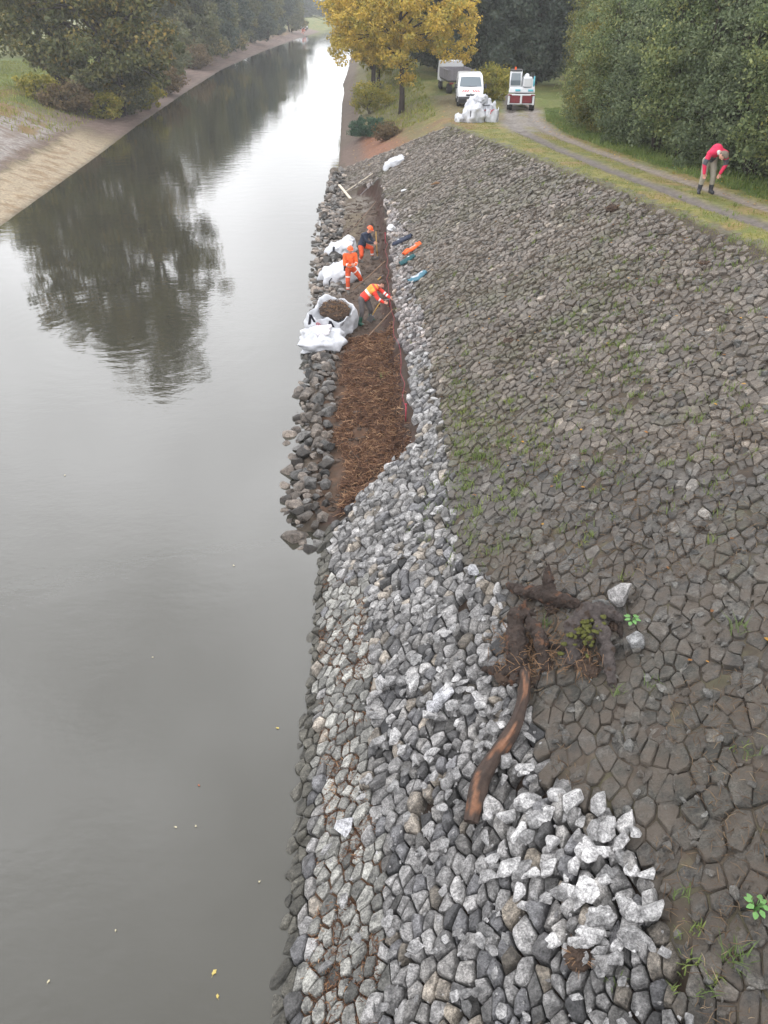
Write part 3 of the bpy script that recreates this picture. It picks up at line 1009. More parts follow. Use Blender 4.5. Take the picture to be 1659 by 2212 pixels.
def build_rubble():
    rng = np.random.default_rng(5)
    placed = []
    rest_v, rest_f, rest_c = [], [], []
    tries = 0
    while len(placed) < 950 and tries < 90000:
        tries += 1
        y = 13.3 + (rng.random() ** 1.05) * 41.5
        wl = np.interp(y, [13.3, 14.5, 18, 24, 28, 40, 55], [.35, .85, .95, .75, .85, 1.0, .4])
        wr_ = np.interp(y, [13.3, 15, 24, 30, 40, 55], [.02, .12, .2, .35, .35, .5])
        f = rng.random()
        s = -wl + (wl + wr_) * f
        r = float(np.clip(rng.normal(.155, .055), .075, .34)) * np.interp(y, [13, 30, 55], [1.05, .95, 1.0])
        x = xr(y) + s
        ok = True
        for (X, Y, Rr) in placed:
            if (X - x) ** 2 + (Y - y) ** 2 < ((Rr + r) * .52) ** 2: ok = False; break
        if not ok: continue
        placed.append((x, y, r))
        sz = (r * rng.uniform(.9, 1.35), r * rng.uniform(.8, 1.1), r * rng.uniform(.6, .9))
        z = max(gz(x, y), -.12) + sz[2] * .45 + (.10 * rng.random() if .15 < f < .8 else 0)
        b = rng.normal(0, 1)
        L = np.clip(.085 + .045 * b, .02, .26)
        c3 = np.array([L * 1.2, L, L * .84]) if rng.random() < .7 else np.array([L * 1.05, L, L * .95])
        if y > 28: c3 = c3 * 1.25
        dep = y
        tone = 'pale brown' if L > .16 else ('brown grey' if L > .1 else 'dark wet')
        side = 'at the outer edge in the water' if f < .35 else ('on top of the rubble toe' if f < .7 else 'beside the dug soil')
        where = 'nearer than the big bags' if y < 24 else ('beside the workers' if y < 36 else 'beyond the workers')
        if len(placed) > 295:
            me = rock_mesh(rng, sz); q = np.zeros(len(me.vertices) * 3); me.vertices.foreach_get('co', q)
            Mr = Euler((rng.uniform(-.5, .5), rng.uniform(-.5, .5), rng.uniform(0, 6.28))).to_matrix()
            b0 = len(rest_v); rest_v += [tuple(Mr @ Vector(c) + Vector((x, y, z))) for c in q.reshape(-1, 3)]
            rest_f += [tuple(b0 + k for k in pl_.vertices) for pl_ in me.polygons]; rest_c += [tuple(c3)] * (len(rest_v) - b0)
            bpy.data.meshes.remove(me)
            continue
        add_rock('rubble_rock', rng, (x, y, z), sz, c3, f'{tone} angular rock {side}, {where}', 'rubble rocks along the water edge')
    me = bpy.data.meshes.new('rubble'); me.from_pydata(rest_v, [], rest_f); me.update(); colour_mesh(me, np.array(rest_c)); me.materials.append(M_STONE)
    tag(link(bpy.data.objects.new('rubble', me)), 'smaller loose rubble filling between the rocks at the water edge', 'rubble', None, 'stuff')
    return placed


build_rubble()


# ================================================================== TREES AND SHRUBS
def leaves_mesh(name, blobs, ncl, per, leaf, cr, rng, mat_, shell=.45, up=.3, zmin=.1):
    """leaf-sized faces in clumps spread through the crown's volume"""
    W = np.array([b[6] if len(b) > 6 else b[3] * b[4] * b[5] for b in blobs]); W = W / W.sum()
    bi = rng.choice(len(blobs), ncl, p=W)
    B = np.array([b[:6] for b in blobs])[bi]
    d = rng.normal(0, 1, (ncl, 3)); d /= np.linalg.norm(d, axis=1)[:, None]
    r = shell + (1 - shell) * rng.random(ncl) ** .6
    r = r * (1 + rng.normal(0, .09, ncl))
    ctr = B[:, :3] + d * r[:, None] * B[:, 3:6]
    ctr[:, 2] = np.maximum(ctr[:, 2], zmin + cr * .3)
    crs = cr * rng.uniform(.55, 1.35, ncl)
    cnt = np.maximum((per * rng.uniform(.4, 1.5, ncl)).astype(int), 3)
    idx = np.repeat(np.arange(ncl), cnt); n = len(idx)
    g = rng.normal(0, 1, (n, 3)); g /= np.linalg.norm(g, axis=1)[:, None]
    P = ctr[idx] + g * (crs[idx] * rng.random(n) ** .45)[:, None] * np.array([1, 1, .72])
    P[:, 2] = np.maximum(P[:, 2], zmin * rng.random(n))
    nn = rng.normal(0, 1, (n, 3)) + np.array([0, 0, up]) + g * .5
    nn /= np.linalg.norm(nn, axis=1)[:, None]
    a = np.cross(nn, rng.normal(0, 1, (n, 3))); a /= np.linalg.norm(a, axis=1)[:, None]
    b = np.cross(nn, a)
    s = leaf * rng.uniform(.6, 1.35, n)[:, None]
    bend = nn * s * .18
    V = np.stack([P + a * s * .62, P + b * s * .36 + bend, P - a * s * .62, P - b * s * .36 + bend], 1).reshape(-1, 3)
    F = np.arange(n * 4).reshape(n, 4)
    tint = np.clip(rng.beta(2, 2.2, ncl) + rng.normal(0, .07, ncl), 0, 1)
    return fast_mesh(name, V, F, [mat_], False, attr=np.repeat(tint[idx], 4)), ctr


def trunk_mb(rng, h, r, ctr, blobs, nl=9, lean=(0, 0), stems=1, first=.22):
    mb = MB()
    for st in range(stems):
        a0 = rng.uniform(0, 6.28)
        off = np.array([math.cos(a0), math.sin(a0)]) * (r * 2.2 if stems > 1 else 0)
        sp = np.array([math.cos(a0), math.sin(a0)]) * (h * .16 if stems > 1 else 0) + np.array(lean)
        pts, rad = [], []
        for k in range(9):
            f = k / 8
            pts.append((off[0] + sp[0] * f + rng.normal(0, .02 * h * f), off[1] + sp[1] * f + rng.normal(0, .02 * h * f), -.35 + f * h))
            rad.append(r * (1.35 if k == 0 else 1) * (1 - .86 * f) + .01)
        mb.tube(pts, rad, 9, jit=.08, rng=rng)
        sel = ctr[rng.choice(len(ctr), min(nl, len(ctr)), replace=False)]
        for c in sel:
            f = float(np.clip(first + (c[2] / h - .35) * .8, first, .9))
            k = f * 8; i = int(k)
            p0 = np.array(pts[i]) * (1 - (k - i)) + np.array(pts[min(i + 1, 8)]) * (k - i)
            mid = (p0 * .55 + c * .45) + np.array([0, 0, .04 * h]) + rng.normal(0, .03 * h, 3)
            rr = r * (1 - .86 * f) * .55 + .008
            mb.tube([p0, mid, p0 * .12 + c * .88, c], [rr, rr * .65, rr * .3, .006], 6)
            for _ in range(2):
                e = c + rng.normal(0, .07 * h, 3) * np.array([1, 1, .6])
                mb.tube([mid, (mid + e) / 2 + rng.normal(0, .02 * h, 3), e], [rr * .45, rr * .25, .005], 5)
    return mb


def tree(name, label, cat, loc, h, blobs, r, ncl, per, leaf, cr, lmat, seed, group=None, stems=1, shell=.45, zmin=.1, nl=9, lean=(0, 0), bark=None, first=.22):
    rng = np.random.default_rng(seed)
    t = thing(name, label, cat, loc, 0, group)
    me, ctr = leaves_mesh('crown', blobs, ncl, per, leaf, cr, rng, lmat, shell, zmin=zmin)
    link(bpy.data.objects.new('crown', me), t)
    trunk_mb(rng, h * .9, r, ctr, blobs, nl, lean, stems, first).build('trunk', bark or M_BARK, t, smooth=True)
    return t


def on_ground(x, y, dz=-.05): return (x, y, gz(x, y) + dz)


# the tall pair over the left bank
tree('tall_tree', 'tall dark green tree leaning over the water on the left bank, nearest of that bank', 'tree', on_ground(-25.2, 82), 26,
     [(0.5, -.5, 6, 6.2, 5.5, 5.2), (1, 0, 14, 7.6, 6.5, 7.5), (.5, 0, 21.5, 4.8, 4.6, 5.5), (5.2, -1, 8, 4, 4, 4.2), (-4, 0, 7, 4, 4, 4.5)],
     .42, 420, 115, .30, 1.15, L_GREEN, 21, 'trees on the left bank', zmin=1.2, stems=2, nl=16)
tree('tall_tree', 'broad tree with yellowing leaf tips behind the nearest left bank tree', 'tree', on_ground(-31, 87), 24,
     [(0, 0, 7, 6, 5.5, 6), (0, 0, 15, 6.5, 6, 7), (-3, 0, 10, 5, 4, 4)], .4, 300, 105, .30, 1.2, L_GREEN, 22, 'trees on the left bank', zmin=.8, nl=14)
tree('bank_tree', 'low olive tree at the water, right of the leaning dark green tree', 'tree', on_ground(-27.0, 95), 8,
     [(0, 0, 3.2, 3.0, 2.8, 3.0), (.5, 0, 5.6, 2.4, 2.4, 2.2)], .16, 120, 90, .28, .9, L_FAR, 23, 'trees on the left bank', zmin=.4, nl=8)
# shrubs at their feet
sh1 = tree('bank_shrub', 'low yellow-green shrub at the foot of the tall trees by the mud bank', 'shrub', on_ground(-24.6, 78.6), 2.6,
           [(0, 0, 1.2, 1.7, 1.3, 1.2)], .05, 70, 50, .17, .45, L_YGREEN, 31, 'shrubs on the left bank', stems=2, nl=4)
sh2 = tree('bank_shrub', 'rust brown shrub hanging over the purple bank, left of the tall trees', 'shrub', on_ground(-27.2, 76.5), 2.6,
           [(0, 0, 1.1, 2.2, 1.6, 1.2)], .05, 90, 50, .17, .5, L_RUST, 32, 'shrubs on the left bank', stems=2, nl=4)
sh3 = tree('bank_shrub', 'dark olive bush under the right side of the tall trees', 'shrub', on_ground(-23.9, 84.5), 4.2,
           [(0, 0, 2, 2.2, 2.0, 2.0)], .06, 110, 60, .19, .55, L_FAR, 33, 'shrubs on the left bank', stems=2, nl=5)
for (x, y, s, src, lab) in [(-23.8, 89, 1.1, sh1, 'golden shrub at the water edge under the olive tree'),
                            (-25.6, 79.6, .9, sh3, 'rounded olive bush at the water between the two tall trunks'),
                            (-24.8, 93, 1.15, sh3, 'dark bush right behind the golden shrub on the left bank'),
                            (-25.2, 103, 1.3, sh2, 'rust coloured bush halfway along the left bank'),
                            (-26.6, 112, 1.2, sh3, 'dark bush below the pale meadow gap on the left bank'),
                            (-29.5, 77.5, 1.0, sh1, 'yellow shrub at the top of the gravel slope'),
                            (-29, 125, 1.5, sh3, 'bush beneath the row of far left trees'),
                            (-28.6, 140, 1.5, sh2, 'brown bush beneath the far left trees near the water')]:
    dup(src, on_ground(x, y), x * 1.7, (s, s, s), lab)
# the row beyond
far1 = tree('bank_tree', 'olive tree with many thin stems beyond the meadow gap on the left bank', 'tree', on_ground(-30.5, 147), 17,
            [(0, 0, 9.5, 4.6, 4.4, 7), (1, 0, 5, 4.4, 4.4, 4.2), (3, 0, 2, 2.5, 3, 2)], .16, 270, 85, .36, 1.2, L_FAR, 41, 'far row of left bank trees', stems=4, nl=6, zmin=.3)
far2 = tree('bank_tree', 'grey-green tree in the far row, second beyond the meadow gap', 'tree', on_ground(-31, 159), 17,
            [(0, 0, 8.5, 5, 5, 7), (1.5, 0, 3.2, 4, 4.6, 3)], .25, 270, 85, .36, 1.2, L_DARK, 42, 'far row of left bank trees', nl=8, zmin=.3)
for i, (x, y, s) in enumerate([(-31, 171, 1.0), (-30.5, 184, 1.05), (-31, 199, 1.05), (-31, 217, 1.0), (-30, 238, 1.0), (-30, 264, .95), (-29, 290, .95), (-43, 152, 1.05), (-42, 172, 1.1), (-41, 205, 1.1)]):
    dup((far1, far2)[i % 2], on_ground(x, y), i * 2.1, (s, s, s),
        f'{"olive" if i % 2 == 0 else "grey-green"} tree in the far left row, {["third", "fourth", "fifth", "sixth", "seventh", "eighth", "ninth"][i] + " beyond the meadow gap" if i < 7 else ["standing behind the first", "standing behind the third", "standing behind the fifth"][i - 7] + " of the row"}')
# pale trees and the meadow at far left
mead = tree('meadow_tree', 'pale yellow-green tree at the left edge, standing in the meadow', 'tree', on_ground(-44, 104), 14,
            [(0, 0, 8.5, 5, 5, 5.5)], .3, 190, 80, .34, 1.2, L_YGREEN, 51, 'meadow trees', nl=9)
for i, (x, y, s, lab) in enumerate([(-54, 112, 1.1, 'pale tree just left of the meadow tree at the frame edge'), (-50, 135, 1.2, 'pale tree behind the left edge meadow tree'),
                                    (-40, 140, 1.0, 'light green tree seen through the gap behind the tall left trees'), (-63, 120, 1.2, 'meadow tree outermost on the left'),
                                    (-75, 150, 1.5, 'distant pale tree closing the meadow on the left'), (-58, 165, 1.4, 'distant tree at the back of the meadow')]):
    dup(mead, on_ground(x, y), i * 1.3, (s, s, s), lab)
# trees closing the view where the canal bends
bend = tree('distant_tree', 'hazy dark tree at the far bend of the canal', 'tree', on_ground(-40, 440), 13,
            [(0, 0, 7, 7, 7, 6.5)], .3, 160, 60, .7, 2, L_DARK, 61, 'distant trees at the canal bend', nl=5)
for i in range(1, 12):
    x = -66 + i * 9.5
    dup(bend, on_ground(x, 440 + (i % 3) * 22 + max(0, x) * 1.2), i * .9, (1.15, 1, .55 + .1 * ((i * 7) % 4)), None)
# the golden maple and its neighbours
pm = hit(867, 243)
tree('maple_tree', 'golden yellow maple with a dark trunk beside the grassy slope', 'tree', pm - Vector((0, 0, .1)), 14,
     [(.4, 0, 6.9, 5.6, 4.8, 3.9), (.6, 0, 10.5, 4.6, 4.5, 4), (-3.2, -1, 6.2, 2.6, 2.6, 2.2), (3.6, -.6, 5.4, 2.4, 2.4, 1.8), (-3.6, -1.2, 4.4, 1.7, 1.6, 1.3), (-1, -2, 4.6, 1.8, 1.6, 1.1), (.3, -.3, 2.3, .55, .5, .6, 1.6)],
     .21, 560, 92, .17, .52, L_YELLOW, 71, 'golden trees right of the canal', zmin=1.9, nl=16, first=.28, shell=.35)
pm2 = hit(806, 214)
tree('maple_tree', 'yellow tree with a grey-brown trunk left of the maple', 'tree', pm2 - Vector((0, 0, .1)), 14,
     [(-.2, 0, 7.5, 4.2, 4.2, 4.5), (-1.6, -1, 5, 2.2, 2, 2)], .26, 260, 90, .2, .75, L_YELLOW, 72, 'golden trees right of the canal', zmin=2.2, nl=10)
g3 = tree('bank_tree', 'yellow-green tree behind the two golden trees', 'tree', on_ground(-.5, 92), 13, [(0, 0, 7, 4.2, 4.2, 5)], .2, 200, 80, .26, 1, L_YGREEN, 73, 'right bank trees', nl=8, zmin=1.2)
for i, (x, y, s, lab) in enumerate([(2.5, 104, 1.1, 'second yellow-green tree behind the maple crown'), (-1.5, 128, 1.1, 'yellow-green tree farther along the right bank'),
                                    (6, 118, 1.15, 'yellow-green tree seen above the white van'), (1, 150, 1.2, 'distant yellow-green tree on the right bank'), (12, 140, 1.3, 'distant yellow tree behind the dark trees')]):
    dup(g3, on_ground(x, y), i * 1.9 + .6, (s, s, s), lab)
tree('bank_shrub', 'loose yellow-green bush growing round the grey-brown trunk', 'shrub', hit(800, 245) - Vector((0, 0, .1)), 3.0, [(0, 0, 1.4, 1.8, 1.6, 1.2)], .04, 90, 50, .13, .42, L_YGREEN, 75, 'right bank shrubs', stems=2, nl=4)
tree('bank_shrub', 'blue-green juniper-like bush spreading below the maple', 'shrub', hit(797, 290) - Vector((0, 0, .1)), 1.5, [(0, 0, .55, 1.5, 1.2, .7), (1.2, -.3, .4, 1.1, 1, .55)], .05, 120, 70, .10, .32, L_TEAL, 76, 'right bank shrubs', stems=2, nl=5)
tree('bank_shrub', 'dark brown bush in the hollow beside the juniper-like bush', 'shrub', hit(838, 300) - Vector((0, 0, .1)), 1.2, [(0, 0, .45, .9, .8, .6)], .04, 60, 50, .10, .3, L_RUST, 77, 'right bank shrubs', stems=2, nl=4)
yb = hit(1062, 214)
tree('bank_shrub', 'bright yellow-green bush between the white van and the excavator', 'shrub', yb - Vector((0, 0, .1)), 2.6, [(0, 0, 1.2, 1.5, 1.2, 1.2)], .04, 110, 60, .12, .4, L_YGREEN, 78, 'right bank shrubs', stems=2, nl=4)
# dark trees behind the vehicles
dk = tree('dark_tree', 'dark blue-green tree directly above the excavator', 'tree', on_ground(13.5, 82), 14, [(0, 0, 7.5, 3.8, 3.8, 7), (0, 0, 3.5, 3.4, 3.2, 3)], .3, 320, 85, .26, .9, L_DARK, 81, 'dark trees behind the vehicles', nl=9, zmin=.6)
for i, (x, y, s, lab) in enumerate([(9.3, 90, 1.1, 'dark tree behind the yellow-green bush'), (18, 78, 1.05, 'dark tree where the hedge meets the track'), (6, 98, 1.1, 'dark tree just right of the maple crown'),
                                    (14, 104, 1.3, 'second dark tree behind the excavator'), (19.5, 112, 1.5, 'tallest dark tree, far behind the excavator end of the hedge'), (24, 92, 1.2, 'dark tree hidden behind the far end of the hedge')]):
    dup(dk, on_ground(x, y), i * 1.1 + .4, (s, s, s), lab)
# hedge along the track
def hedge_blobs(h): return [(0, 0, h * .3, 2.0, 1.7, h * .3), (.2, 0, h * .62, 2.1, 1.9, h * .36), (-.6, .2, h * .14, 1.3, 1.5, h * .13), (.6, 0, h * .86, 1.4, 1.4, h * .16)]


HB = []
for k, (lm, kind) in enumerate([(L_HEDGE1, 'dark green'), (L_HEDGE2, 'grey-green'), (L_HEDGE3, 'yellowing')]):
    HB.append((tree('hedge_shrub', f'{kind} tall shrub in the hedge beside the track', 'shrub', on_ground(12.6, 21 + k * 2.7), 6.6, hedge_blobs(6.6), .05, 330, 70, .095, .46, lm, 91 + k,
                    'tall shrubs of the hedge along the track', stems=5, nl=5, zmin=.1, shell=.5), kind))
front = [(12.75, 21.2, 0, 1.05), (12.5, 23.6, 1, .98), (12.4, 26.1, 0, 1.0), (12.2, 28.7, 1, .95), (11.9, 31.2, 1, 1.0), (11.6, 33.8, 0, 1.05), (11.4, 36.4, 1, 1.0), (11.3, 39, 1, .95),
         (11.2, 41.6, 0, 1.0), (11.1, 44.2, 2, .95), (11.3, 46.8, 0, 1.0), (11.6, 49.5, 2, .9), (12.2, 52.3, 2, 1.0), (13.2, 55, 0, 1.0), (14.3, 58, 1, 1.0)]
names = ['at the right frame edge', 'just right of the bent person', 'directly behind the bent person', 'just left of the bent person', 'a step left of the bent person', 'left of the bent person by three shrubs',
         'middle of the hedge, right of the pale patch', 'middle of the hedge, with bluish leaves', 'middle of the hedge, left of the bluish shrub', 'overhanging the track bend', 'before the track bend', 'with golden tips over the track bend',
         'with golden tips beside the excavator', 'behind the track bend', 'last of the hedge beside the excavator']
used = [False] * 3
for i, (x, y, k, s) in enumerate(front):
    src, kind = HB[k]
    lab = f'{kind} hedge shrub {names[i]}'
    if not used[k]:
        used[k] = True; src.location = on_ground(x, y); src.scale = (s, s, s); src['label'] = lab
    else:
        dup(src, on_ground(x, y), i * 1.9, (s, s, s), lab)
back = [(16, 23, 2, 1.3), (15.6, 28, 2, 1.35), (15.2, 33, 2, 1.3), (14.8, 38, 2, 1.35), (14.6, 43, 2, 1.3), (15, 48, 1, 1.3), (16, 54, 0, 1.35), (19, 26, 1, 1.4), (18.5, 36, 0, 1.4), (18.5, 46, 2, 1.4)]
bn = ['with olive top above the right frame edge', 'with olive top above the bent person', 'rising above the hedge centre', 'with yellow tops at the hedge centre', 'with golden top left of the hedge centre', 'rising behind the golden tips',
      'rising behind the excavator end of the hedge', 'third row, above the bent person', 'third row, above the hedge centre', 'third row, near the golden top']
for i, (x, y, k, s) in enumerate(back):
    dup(HB[k][0], on_ground(x, y), i * 2.3 + 1, (s, s, s), f'{HB[k][1]} hedge shrub {bn[i]}')


# ================================================================== GRASS, LEAVES, FIBRES
def blades(name, P, h, w, mat_, seed, lab, kind='stuff', spread=.6, per=1):
    rng = np.random.default_rng(seed)
    n = len(P)
    a = rng.uniform(0, 6.28, n)
    d = np.stack([np.cos(a), np.sin(a), 0 * a], 1)
    hh = h * rng.uniform(.5, 1.4, n)[:, None]
    tip = P + np.array([0, 0, 1]) * hh + d * hh * spread * rng.uniform(.2, 1.3, n)[:, None]
    mid = P + np.array([0, 0, .62]) * hh + d * hh * spread * .3
    sd = np.stack([-np.sin(a), np.cos(a), 0 * a], 1) * w
    V = np.stack([P - sd, P + sd, mid + sd * .8, mid - sd * .8, tip, tip], 1)[:, :5].reshape(-1, 3)
    b = np.arange(n)[:, None] * 5
    F = np.concatenate([b + np.array([[0, 1, 2, 3]]), b + np.array([[3, 2, 4, 4]])])
    tri = F[:, 2] == F[:, 3]
    me = bpy.data.meshes.new(name)
    cnt = np.where(tri, 3, 4); keep = np.ones((len(F), 4), bool); keep[tri, 3] = False
    idx = F.ravel()[keep.ravel()]
    me.vertices.add(len(V)); me.vertices.foreach_set('co', np.ascontiguousarray(V, np.float32).ravel())
    me.loops.add(len(idx)); me.loops.foreach_set('vertex_index', idx.astype(np.int32))
    me.polygons.add(len(F)); me.polygons.foreach_set('loop_start', np.concatenate([[0], np.cumsum(cnt)[:-1]]).astype(np.int32))
    me.materials.append(mat_)
    me.update(calc_edges=True)
    t = me.attributes.new('tint', 'FLOAT', 'POINT')
    t.data.foreach_set('value', np.repeat(vnoise(P[:, 0] * 1.1, P[:, 1] * 1.1, 5), 5).astype(np.float32))
    o = link(bpy.data.objects.new(name, me))
    return tag(o, lab, None, None, kind)


def verge_grass():
    rng = np.random.default_rng(77)
    n = 60000
    y = 14 + 48 * rng.random(n) ** 1.25
    x = rut(y) + rng.uniform(-3.6, 4.2, n)
    s = x - xr(y)
    d1 = np.abs(x - rut(y)); d2 = np.abs(x - rut(y) - 1.38)
    k = (s * TAN > zc(y) - .22 - .3 * vnoise(x * 1.4, y * 1.4, 31)) & (d1 > .33) & (d2 > .30) & (vnoise(x * 2, y * 2, 8) > .3) & ~((y > 45) & (x > rut(y) - 1) & (x < rut(y) + 2.2))
    x, y = x[k], y[k]
    P = np.stack([x, y, terrain(x, y) - .01], 1)
    near = (x - rut(y)) > 2.0
    blades('verge_grass', P[~near], .05, .007, L_GRASS, 1, 'short yellowish grass along both wheel ruts of the track')
    blades('hedge_grass', P[near], .16, .011, L_BRIGHT, 2, 'green grass at the foot of the hedge')
    # left meadow and right far bank, coarse
    n = 26000
    y = 60 + 60 * rng.random(n); x = np.where(rng.random(n) < .6, xl(y) - 3 - 30 * rng.random(n), xr(y) + 3 + 9 * rng.random(n))
    k = ~((x > 3.5) & (y > 50))
    x, y = x[k], y[k]
    blades('meadow_grass', np.stack([x, y, terrain(x, y) - .02], 1), .22, .03, L_GRASS, 3, 'longer meadow grass beyond the paved bank')


verge_grass()


def tuft_points(rng, c, n, r):
    a = rng.uniform(0, 6.28, n); q = r * rng.random(n) ** .6
    x = c[0] + q * np.cos(a); y = c[1] + q * np.sin(a)
    return np.stack([x, y, np.where(inpoly(*proj(x, y, terrain(x, y, False))[:2], CLEAN), terrain(x, y, False), terrain(x, y) + .03)], 1)


def bank_grass():
    rng = np.random.default_rng(78)
    P = []
    # loose scatter: (d-px centre, spread, number of clumps)
    for (u, v, su, sv, k) in [(1000, 880, 30, 120, 110), (1060, 1000, 80, 90, 120), (1290, 750, 70, 45, 50), (1250, 760, 170, 110, 110), (1350, 620, 160, 60, 70), (1400, 950, 160, 160, 45), (1320, 640, 90, 40, 14), (1130, 800, 30, 20, 5), (1600, 560, 45, 60, 18),
                              (1250, 960, 60, 50, 8), (1040, 1190, 30, 20, 5), (1420, 700, 110, 70, 14), (1120, 1130, 60, 60, 8), (1570, 930, 60, 50, 9), (1180, 420, 80, 40, 22), (1390, 480, 90, 30, 18), (1290, 520, 80, 40, 12),
                              (1560, 480, 60, 20, 10), (1540, 1100, 50, 60, 7), (1500, 2050, 60, 60, 5), (1620, 1620, 30, 30, 2), (1450, 850, 100, 80, 8), (990, 1080, 20, 40, 9)]:
        for _ in range(k):
            p = hit(u + rng.normal(0, su), v + rng.normal(0, sv))
            if p.x > 0 and p.x - xr(p.y) > 1.2:
                n = rng.integers(5, 22) if p.y > 9 else rng.integers(8, 22)
                P.append(tuft_points(rng, p, n, rng.uniform(.04, .16)))
    P = np.concatenate(P)
    blades('bank_grass', P, .085, .007, L_BRIGHT, 4, 'sparse green grass sprouting between the bank stones', spread=1.0)
    tufts = [(1590, 1365, 'green grass tuft at the right frame edge, level with the mossy root', 20, .13), (1590, 2068, 'large feathery grass clump near the bottom right corner', 34, .15), (1475, 1945, 'small pale grass tuft in the lower right paving', 10, .12),
             (1178, 1355, 'grass tuft between the two roots of the stump', 18, .10), (1405, 1480, 'thin grass tuft right of the mossy root', 12, .12), (1505, 2135, 'grass tuft trailing between dark stones at bottom right', 16, .15),
             (1330, 2125, 'little grass tuft between pale stones right of the root clod', 8, .09), (1335, 1500, 'yellowish grass tuft below the mossy root', 14, .10), (1620, 1640, 'tiny grass tuft at the right edge of the lower paving', 9, .1)]
    for (u, v, lab, n, r) in tufts:
        p = hit(u, v)
        pts = tuft_points(rng, p, n, r * .8)
        o = blades('grass_tuft', pts - np.array(p), r * .8, .006, L_TUFT, int(u), lab, None, spread=1.3)
        o.location = p
        del_kind = o.get('kind')
        if del_kind: del o['kind']
        tag(o, lab, 'grass tuft', 'grass tufts on the bank')
    for (u, v, lab) in [(1362, 1352, 'bright green leafy plant beside the arched root'), (1628, 1972, 'small clover-like plant in the dark paving at lower right')]:
        p = hit(u, v)
        mb = MB(); lv = MB()
        for i in range(9):
            a = i * 2.4; l = .028 + .010 * (i % 4)
            e = Vector((math.cos(a) * l * 1.5, math.sin(a) * l * 1.5, .07 + .02 * (i % 3)))
            mb.tube([(0, 0, -.03), e * .5 + Vector((0, 0, .02)), e], .004, 5)
            q = e
            w = Vector((-math.sin(a), math.cos(a), 0)) * .035; f = Vector((math.cos(a), math.sin(a), -.15)) * .05
            lv.add([q - f * .3, q + w * .8 + f * .2, q + w * .5 + f * .9, q + f * 1.3, q - w * .5 + f * .9, q - w * .8 + f * .2], [(0, 1, 2, 3, 4, 5)])
        t = thing('leafy_plant', lab, 'plant', p + Vector((0, 0, .03)), 0, 'leafy plants on the bank')
        mb.build('stem', M_LEAFY, t); lv.build('leaf', M_LEAFY, t)


bank_grass()


def fibres(name, P, ln, w, mat_, seed, lab, lift=.02, curl=.5, N=None):
    rng = np.random.default_rng(seed)
    n = len(P)
    a = rng.uniform(0, 6.28, n); L = ln * rng.uniform(.35, 1.6, n)
    d = np.stack([np.cos(a), np.sin(a), rng.normal(0, .25, n)], 1)
    sd = np.stack([-np.sin(a), np.cos(a), rng.normal(0, .3, n)], 1)
    bend = rng.normal(0, curl, n)[:, None]
    lf = (lift * rng.random(n))[:, None] * np.array([0, 0, 1])
    p0 = P + lf - d * L[:, None] * .5
    p1 = P + lf + sd * bend * L[:, None] * .35 + np.array([0, 0, 1]) * (L * .12)[:, None]
    p2 = P + lf + d * L[:, None] * .5
    V = []
    for p, f in ((p0, .6), (p1, 1), (p2, .5)):
        ww = (w * rng.uniform(.6, 1.5, n) * f)[:, None]
        V += [p - sd * ww, p + sd * ww + np.array([0, 0, .3]) * ww, p + np.array([0, 0, 1.2]) * ww]
    V = np.stack(V, 1).reshape(-1, 3)
    b = np.arange(n)[:, None] * 9
    F = []
    for k in (0, 3):
        for i, j in ((0, 1), (1, 2), (2, 0)):
            F.append(b + np.array([[k + i, k + j, k + 3 + j, k + 3 + i]]))
    me = fast_mesh(name, V, np.concatenate(F), [mat_], False, attr=np.repeat(vnoise(P[:, 0] * 2.5, P[:, 1] * 2.5, seed), 9))
    return tag(link(bpy.data.objects.new(name, me)), lab, None, None, 'stuff')


